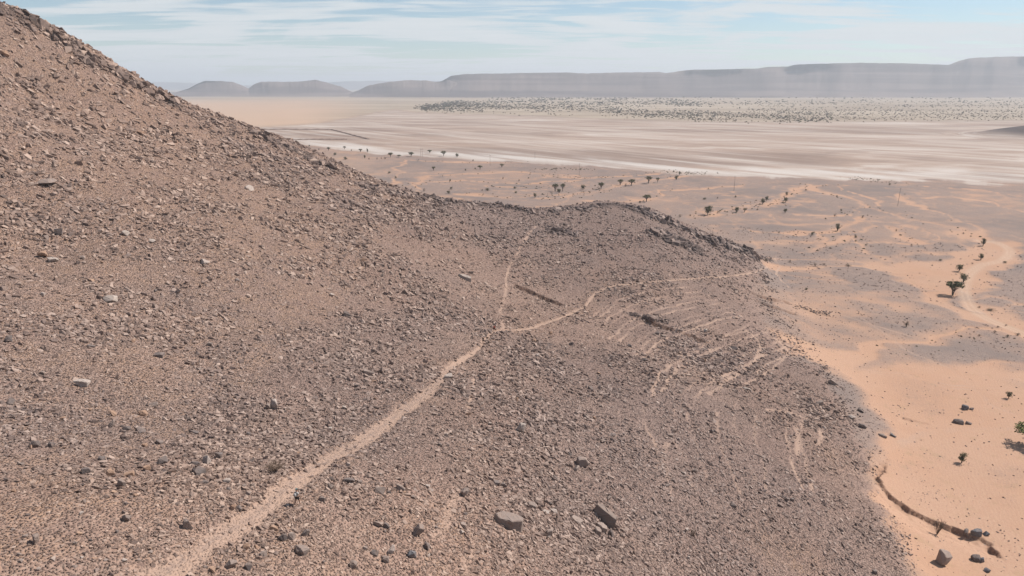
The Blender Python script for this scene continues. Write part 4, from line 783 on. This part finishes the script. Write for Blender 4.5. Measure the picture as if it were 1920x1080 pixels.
row([(771, 293, 8, 14, 'wide'), (732, 295, 9, 11, 'umbrella'), (832, 293, 10, 12, 'umbrella'), (857, 295, 8, 8, 'round'), (806, 287, 6, 10, 'wide'), (748, 295, 5, 10, 'wide'), (813, 320, 8, 8, 'umbrella'), (900, 318, 8, 10, 'umbrella'), (941, 314, 7, 9, 'umbrella'), (873, 320, 5, 4, 'shrub'), (891, 317, 4, 4, 'shrub'), (648, 299, 7, 10, 'shrub'), (628, 291, 7, 8, 'shrub'), (616, 283, 7, 8, 'umbrella'), (646, 280, 6, 6, 'umbrella'), (689, 286, 8, 4, 'tall'), (684, 297, 7, 5, 'round'), (707, 299, 5, 5, 'dry'), (692, 299, 5, 4, 'dry'), (715, 298, 5, 4, 'dry'), (722, 298, 5, 8, 'dry'), (676, 285, 6, 8, 'umbrella'), (598, 282, 6, 4, 'dry'), (580, 275, 5, 4, 'shrub'), (659, 283, 5, 5, 'dry'), (887, 302, 4, 4, 'shrub')], 'in far row before the salt edge', 'acacias before the salt flat')
row([(730, 325, 5, 8, 'shrub'), (742, 334, 5, 6, 'shrub'), (795, 359, 8, 7, 'dry'), (841, 363, 8, 9, 'shrub'), (846, 355, 7, 7, 'shrub'), (914, 358, 8, 9, 'shrub'), (904, 358, 5, 5, 'dry'), (844, 340, 6, 5, 'shrub'), (943, 336, 6, 5, 'dry'), (779, 352, 4, 3, 'shrub'), (991, 335, 4, 4, 'shrub'), (973, 340, 5, 5, 'dry'), (922, 349, 3, 4, 'shrub')], 'on the gravel just over the hillside edge', 'shrubs over the hillside edge')
# small uncountable scrub
def scrub_points(L, w, n, g):
    i = g.integers(0, len(L) - 1, n); t = g.uniform(0, 1, n); p = L[i] + (L[i + 1] - L[i]) * t[:, None]; return p + g.normal(0, w, (n, 2))
def shrub_collection(name, mats, n, seed):
    col = bpy.data.collections.new(name)
    for i in range(n):
        rs = random.Random(seed + i); V, Fc = [], []
        for k in range(70):
            d = Vector((rs.gauss(0, 1), rs.gauss(0, 1), abs(rs.gauss(0, .8)))).normalized() * rs.uniform(.25, .5); c = Vector((d.x, d.y, d.z * .9 + .03))
            nn = Vector((rs.gauss(0, 1), rs.gauss(0, 1), rs.gauss(0, 1))).normalized(); a_ = nn.orthogonal().normalized() * rs.uniform(.08, .17); b_ = nn.cross(a_); q = len(V)
            V += [c + a_, c + b_, c - a_, c - b_]; Fc.append((q, q + 1, q + 2, q + 3))
        me = bpy.data.meshes.new('shrub_piece'); me.from_pydata([tuple(v) for v in V], [], Fc); me.materials.append(mats[i % len(mats)])
        col.objects.link(bpy.data.objects.new('shrub_piece_%02d' % i, me))
    return col
sc_col = shrub_collection('shrub_shapes', [M['leaf'], M['leaf_dry'], M['leaf']], 6, 50)
far_col = shrub_collection('far_shrub_shapes', [M['leaf_dry'], M['leaf'], M['leaf_dry']], 6, 70)
g = np.random.default_rng(5); P = []
for k_, (i, n) in enumerate(((0, 70), (1, 110), (2, 160), (3, 60), (4, 60), (6, 30), (7, 40), (8, 25), (9, 20), (10, 60), (11, 15), (17, 60), (18, 60), (19, 50), (20, 120), (21, 50))):
    P.append(scrub_points(WADI[i][0], WADI[i][1] * .8, n // 2 + 4, g))
P.append(scrub_points(line((1000, 318), (1060, 316), (1110, 318)), 6, 90, g)); P.append(scrub_points(line((1270, 324), (1320, 325)), 7, 60, g)); P.append(scrub_points(line((1590, 334), (1640, 338), (1700, 345)), 7, 60, g))
P.append(scrub_points(line((1690, 660), (1800, 640), (1920, 640)), 5, 35, g)); P = np.vstack(P)
z = hz(P[:, 0], P[:, 1]); n = len(P); s = g.uniform(.7, 2.2, n) * np.where(np.hypot(P[:, 0], P[:, 1]) > 420, .75, .4)
scatter('wadi_scrub', 'tiny scattered scrub tufts along the sandy washes', np.stack([P[:, 0], P[:, 1], z], 1), np.stack([s * 0, s * 0, g.uniform(0, 6, n)], 1), np.stack([s, s, s * .75], 1), g.integers(0, 6, n), sc_col, 'scrub')
# distant belt of scrub on the cream plain
def belt(quad, n, dens_seed, size):
    out = []
    for _ in range(n):
        a_, b_ = g.uniform(0, 1, 2); a_ = a_ ** dens_seed; (u0, v0), (u1, v1), (u2, v2), (u3, v3) = quad
        u = (u0 + (u1 - u0) * a_) * (1 - b_) + (u3 + (u2 - u3) * a_) * b_; v = (v0 + (v1 - v0) * a_) * (1 - b_) + (v3 + (v2 - v3) * a_) * b_
        v += g.normal(0, 2.2); d = ray(u, max(v, 172)); t = -CAMZ / d[2]; out.append((d[0] * t, d[1] * t, size * .6 * g.uniform(.4, 1.8) * max(.8, d[1] * t / 2600)))
    return out
B = belt([(775, 202), (1560, 229), (1560, 212), (860, 192)], 4300, 1.7, 5.5) + belt([(870, 192), (1350, 200), (1250, 184), (950, 184)], 1500, 1, 6) + belt([(1300, 228), (1930, 222), (1930, 190), (1250, 190)], 3600, 1, 4.6) + belt([(1250, 192), (1930, 190), (1930, 180), (1250, 182)], 350, 1, 6) + belt([(800, 206), (1500, 229), (1500, 222), (790, 201)], 1500, 1.6, 5.5)
B = np.array(B); k_ = fbm(B[:, 0] / 210, B[:, 1] / 330, 7, 5, .65) > g.uniform(-.38, .12, len(B)); B = B[k_]; n = len(B)
scatter('distant_scrub', 'far-off belt of grey-green scrub below the mesa', np.stack([B[:, 0], B[:, 1], plain_z(B[:, 0], B[:, 1])], 1), np.stack([B[:, 0] * 0, B[:, 0] * 0, g.uniform(0, 6, n)], 1), np.stack([B[:, 2] * 1.25, B[:, 2] * 1.25, B[:, 2]], 1), g.integers(0, 6, n), far_col, 'scrub')
# dead and dry plants near the camera
def twiggy(name, u, v, h, w, n, label, mat='twig', seed=1, up=.8, depth=2):
    p = at(u, v); k = mpp(p); H = h * k * 1.15; W = w * k; rs = random.Random(seed)
    o = empty(name, p); 
    for i in range(n):
        V, Fc = [], []; a_ = rs.uniform(0, 6.28); e = Vector((math.cos(a_) * W * .5 * rs.uniform(.2, 1), math.sin(a_) * W * .5 * rs.uniform(.2, 1), H * rs.uniform(up, 1)))
        m_ = e * .5 + Vector((rs.uniform(-1, 1), rs.uniform(-1, 1), 0)) * W * .08
        tube(V, Fc, [Vector((0, 0, -.1)), m_, e], .045, .015, 4)
        for b in range(depth):
            s0 = m_.lerp(e, rs.random()); tube(V, Fc, [s0, s0.lerp(e, .5) + Vector((rs.uniform(-.2, .2), rs.uniform(-.2, .2), rs.uniform(0, .2))) * H * .4, s0 + Vector((rs.uniform(-.35, .35) * W, rs.uniform(-.35, .35) * W, rs.uniform(.05, .3) * H))], .022, .008, 3)
        mesh_obj('branch', V, Fc, M[mat], o)
    tag(o, label, 'shrub', 'dry plants on the slope'); return o
twiggy('dead_sapling', 1020, 951, 34, 12, 3, 'dead forked brown sapling standing among the foreground boulders', 'bark', 2, .7, 2)
twiggy('dry_shrub', 514, 886, 16, 44, 26, 'dry leafless grey shrub left of the walker', 'twig', 4, .45, 5)
twiggy('dead_stick', 534, 884, 14, 4, 1, 'short dead stick upright beside the dry leafless shrub', 'bark', 6, .9, 1)
twiggy('dry_shrub', 1757, 1002, 26, 22, 22, 'pale bare shrub growing in the wash under the eroded bank', 'twig', 8, .6, 6)
twiggy('dry_shrub', 1300, 1005, 12, 16, 12, 'low dry twigs on the lower right stony slope', 'twig', 9, .5, 4)

# ------------------------------------------------------------------ power poles
M['pole'] = flat('weathered_pole', (.18, .15, .13), .9, .2, 2); M['insulator'] = flat('insulator', (.30, .27, .25), .4, .1, 3)
def pole(u, v, h, label, lean=0.0):
    p = at(u, v); k = mpp(p); H = h * k * 1.02; o = empty('power_pole', p); o.rotation_euler = (0, lean, .5)
    V, Fc = [], []; tube(V, Fc, [Vector((0, 0, -.3)), Vector((0, 0, H * .5)), Vector((0, 0, H))], .15, .11, 7); mesh_obj('pole', V, Fc, M['pole'], o)
    V, Fc = [], []; tube(V, Fc, [Vector((-1.3, 0, H - .7)), Vector((0, 0, H - .62)), Vector((1.3, 0, H - .7))], .07, .07, 5); mesh_obj('crossarm', V, Fc, M['pole'], o)
    for x in (-1.2, 0, 1.2):
        V, Fc = [], []; b_ = H - .65 if x else H - .05; tube(V, Fc, [Vector((x, 0, b_)), Vector((x, 0, b_ + .2)), Vector((x, 0, b_ + .4))], .09, .06, 6); mesh_obj('insulator', V, Fc, M['insulator'], o)
    tag(o, label, 'power pole', 'power poles across the plain')
pole(789, 294, 15, 'left pole of the twin power poles by the far acacia row'); pole(792, 294, 15, 'right pole of the twin power poles by the far acacia row')
pole(919, 311, 20, 'power pole between the twin poles and the saddle, near white salt edge'); pole(1003, 297, 11, 'short far power pole standing on the white salt edge')
pole(1086, 330, 23, 'power pole in the middle above the saddle'); pole(1376, 358, 27, 'power pole on grey gravel right of the knoll'); pole(1683, 386, 33, 'rightmost power pole, leaning slightly', .03)

# ------------------------------------------------------------------ earth bank of the old field
M['earth'] = flat('bank_earth', (.17, .115, .09), .95, .2, .2)
def berm(pts, label):
    L = np.array([(lambda d: d[:2] * (-CAMZ / d[2]))(ray(*p)) for p in pts]); L = smooth_line(L, 3) if len(L) > 2 else np.array([L[0] + (L[1] - L[0]) * t for t in np.linspace(0, 1, 24)])
    V, Fc = [], []
    for i, p in enumerate(L):
        d = L[min(i + 1, len(L) - 1)] - L[max(i - 1, 0)]; d = d / np.hypot(*d); nn = np.array([-d[1], d[0]]); z0 = float(plain_z(p[:1], p[1:])[0]); h = 1.5 + .5 * math.sin(i * 2.1)
        for o_, zz_ in ((-4, -.3), (-1.2, h), (1.0, h * .9), (3.6, -.3)): V.append((p[0] + nn[0] * o_, p[1] + nn[1] * o_, z0 + zz_))
    n = len(L)
    for i in range(n - 1):
        for j in range(3): Fc.append((i * 4 + j, i * 4 + j + 1, i * 4 + j + 5, i * 4 + j + 4))
    o = mesh_obj('earth_bank', V, Fc, M['earth']); tag(o, label, 'earth bank', 'banks of the old field', 'thing')
berm([(470, 243), (622, 243)], 'far straight earth bank of the old field'); berm([(622, 243.3), (690, 261)], 'slanting earth bank on the right of the old field'); berm([(545, 262.5), (650, 262)], 'faint near earth bank of the old field')

# ------------------------------------------------------------------ people
def skin(name, verts, edges, mat, parent, sub=1, root=0):
    """verts: (x, y, z, radius); grows one continuous surface around the joints"""
    me = bpy.data.meshes.new(name); me.from_pydata([v[:3] for v in verts], edges, []); o = bpy.data.objects.new(name, me); C.objects.link(o)
    bm = bmesh.new(); bm.from_mesh(me); ly = bm.verts.layers.skin.verify(); bm.verts.ensure_lookup_table()
    for i, v in enumerate(verts):
        r_ = v[3]; bm.verts[i][ly].radius = r_ if isinstance(r_, tuple) else (r_, r_); bm.verts[i][ly].use_root = (i == root)
    bm.to_mesh(me); bm.free()
    o.modifiers.new('skin', 'SKIN').use_smooth_shade = True; o.modifiers.new('sub', 'SUBSURF').render_levels = sub; o.modifiers['sub'].levels = sub
    bpy.context.view_layer.update(); dg = bpy.context.evaluated_depsgraph_get(); m2 = bpy.data.meshes.new_from_object(o.evaluated_get(dg)); m2.name = name
    o.modifiers.clear(); o.data = m2; bpy.data.meshes.remove(me); m2.materials.clear(); m2.materials.append(mat); m2.shade_smooth(); o.parent = parent
    return o
M['skin'] = flat('skin', (.36, .21, .145), .6, .08, 8)
M['white_cloth'] = flat('white_cloth', (.72, .70, .67), .85, .08, 8); M['black_cloth'] = flat('black_cloth', (.025, .026, .03), .85, .2, 8)
M['grey_cloth'] = flat('grey_cloth', (.36, .34, .33), .85, .12, 8); M['red_cloth'] = flat('red_cloth', (.42, .06, .035), .85, .1, 8); M['hair'] = flat('hair', (.03, .022, .018), .7, .2, 20); M['teal'] = flat('teal_cloth', (.06, .14, .15), .85, .2, 8)
def person(u, v, yaw, label, shirt, shorts, cap, shoes, pack=None, scale=1.0):
    p = at(u, v); root = empty('person', p, yaw); root.scale = (scale * 1.12, scale * 1.12, scale * 1.03)
    J = [(0, 0, .95, (.14, .10)), (0, .015, 1.14, (.125, .09)), (0, .03, 1.34, (.15, .10)), (0, .03, 1.46, (.07, .065)), (0, .04, 1.53, (.055, .055)), (0, .055, 1.62, (.075, .09)), (0, .05, 1.71, (.07, .085))]
    E = [(0, 1), (1, 2), (2, 3), (3, 4), (4, 5), (5, 6)]
    nose = len(J); J.append((0, .155, 1.625, .014)); E.append((5, nose))
    for s in (-1, 1):
        ear = len(J); J.append((s * .085, .045, 1.625, .014)); E.append((5, ear))
        b = len(J); sw = .10 * s
        J += [(s * .17, .03, 1.40, .06), (s * .24, -.03 + sw, 1.15, .043), (s * .225, .12 + sw, .95, .032), (s * .22, .16 + sw, .895, .032)]; E += [(2, b), (b, b + 1), (b + 1, b + 2), (b + 2, b + 3)]
        for q, (dx, ln) in enumerate(((-.03, .075), (-.01, .085), (.01, .08), (.03, .065))):
            k = len(J); J += [(s * .22 + dx * .4, .185 + sw + dx, .865, .009), (s * (.21), .195 + sw + dx, .865 - ln, .0075)]; E += [(b + 3, k), (k, k + 1)]
        k = len(J); J += [(s * .19, .20 + sw, .885, .0095), (s * .18, .225 + sw, .855, .008)]; E += [(b + 3, k), (k, k + 1)]
        h = len(J); st = s * .20
        J += [(s * .095, 0, .88, .092), (s * .1, .06 + st * .6, .50, .062), (s * .1, -.05 + st * 1.15, .10 if s > 0 else .15, .042), (s * .105, .09 + st * 1.1, .035, .035)]; E += [(0, h), (h, h + 1), (h + 1, h + 2), (h + 2, h + 3)]
        if s < 0: LL = h
        else: LR = h
    skin('body', J, E, M['skin'], root)
    arm = {}
    tv = [(0, 0, .93, (.16, .12)), (0, .015, 1.14, (.15, .115)), (0, .03, 1.34, (.175, .125)), (0, .03, 1.45, (.09, .085))]; te = [(0, 1), (1, 2), (2, 3)]
    for s in (-1, 1):
        k = len(tv); tv += [(s * .175, .03, 1.40, .075), (s * .215, 0 + .05 * s, 1.25, .062)]; te += [(2, k), (k, k + 1)]
    skin('shirt', tv, te, M[shirt], root)
    sv = [(0, 0, .97, (.165, .125))]; se = []
    for s in (-1, 1):
        k = len(sv); st = s * .20; sv += [(s * .095, .005, .88, .108), (s * .1, .045 + st * .45, .58, .085)]; se += [(0, k), (k, k + 1)]
    skin('shorts', sv, se, M[shorts], root)
    for s in (-1, 1):
        st = s * .20; z0 = .10 if s > 0 else .15
        skin('shoe', [(s * .1, -.06 + st * 1.15, z0, .055), (s * .1, -.06 + st * 1.15, z0 - .055, .05), (s * .105, .10 + st * 1.1, .035, .045)], [(0, 1), (1, 2)], M[shoes], root)
    skin('cap', [(0, .03, 1.70, (.088, .10)), (0, .045, 1.765, (.06, .07)), (0, .17, 1.70, (.055, .012))], [(0, 1), (0, 2)], M[cap], root)
    for s in (-1, 1): mesh_obj('eye', *(lambda V, Fc: (tube(V, Fc, [Vector((s * .032, .13, 1.645)), Vector((s * .032, .138, 1.645)), Vector((s * .032, .142, 1.645))], .012, .006, 6), (V, Fc))[1])([], []), M['black_cloth'], root)
    if pack: skin('backpack', [(0, -.16, 1.42, (.15, .09)), (0, -.2, 1.22, (.18, .13)), (0, -.17, 1.0, (.16, .09))], [(0, 1), (1, 2)], M[pack], root)
    tag(root, label, 'person', 'walkers on the trail'); return root
person(558, 947, R(-35), 'person in grey top and dark cap walking on the trail edge', 'grey_cloth', 'black_cloth', 'teal', 'white_cloth', 'grey_cloth')
person(927, 622, R(150), 'distant person in red top where the trails meet', 'red_cloth', 'black_cloth', 'black_cloth', 'black_cloth')
person(906, 644, R(170), 'distant person in dark clothes just below the red one', 'black_cloth', 'black_cloth', 'black_cloth', 'black_cloth', None, .95)

# ------------------------------------------------------------------ desert haze
hm_ = bpy.data.materials.new('haze'); hm_.use_nodes = True; hn = hm_.node_tree; hn.nodes.remove(hn.nodes['Principled BSDF'])
pv = hn.nodes.new('ShaderNodeVolumePrincipled'); pv.inputs['Density'].default_value = 9.5e-5; pv.inputs['Color'].default_value = (.88, .93, 1.0, 1); pv.inputs['Anisotropy'].default_value = .1
hn.links.new(pv.outputs[0], hn.nodes['Material Output'].inputs['Volume'])
Hx = 27000; zb, ztp = -14, 430
V = [(x, y, z) for x in (-Hx, Hx) for y in (-Hx, Hx) for z in (zb, ztp)]
hz_o = mesh_obj('haze', V, [(0, 1, 3, 2), (4, 6, 7, 5), (0, 4, 5, 1), (2, 3, 7, 6), (0, 2, 6, 4), (1, 5, 7, 3)], hm_)
tag(hz_o, 'thin pale desert haze over the whole plain', 'haze', kind='stuff')
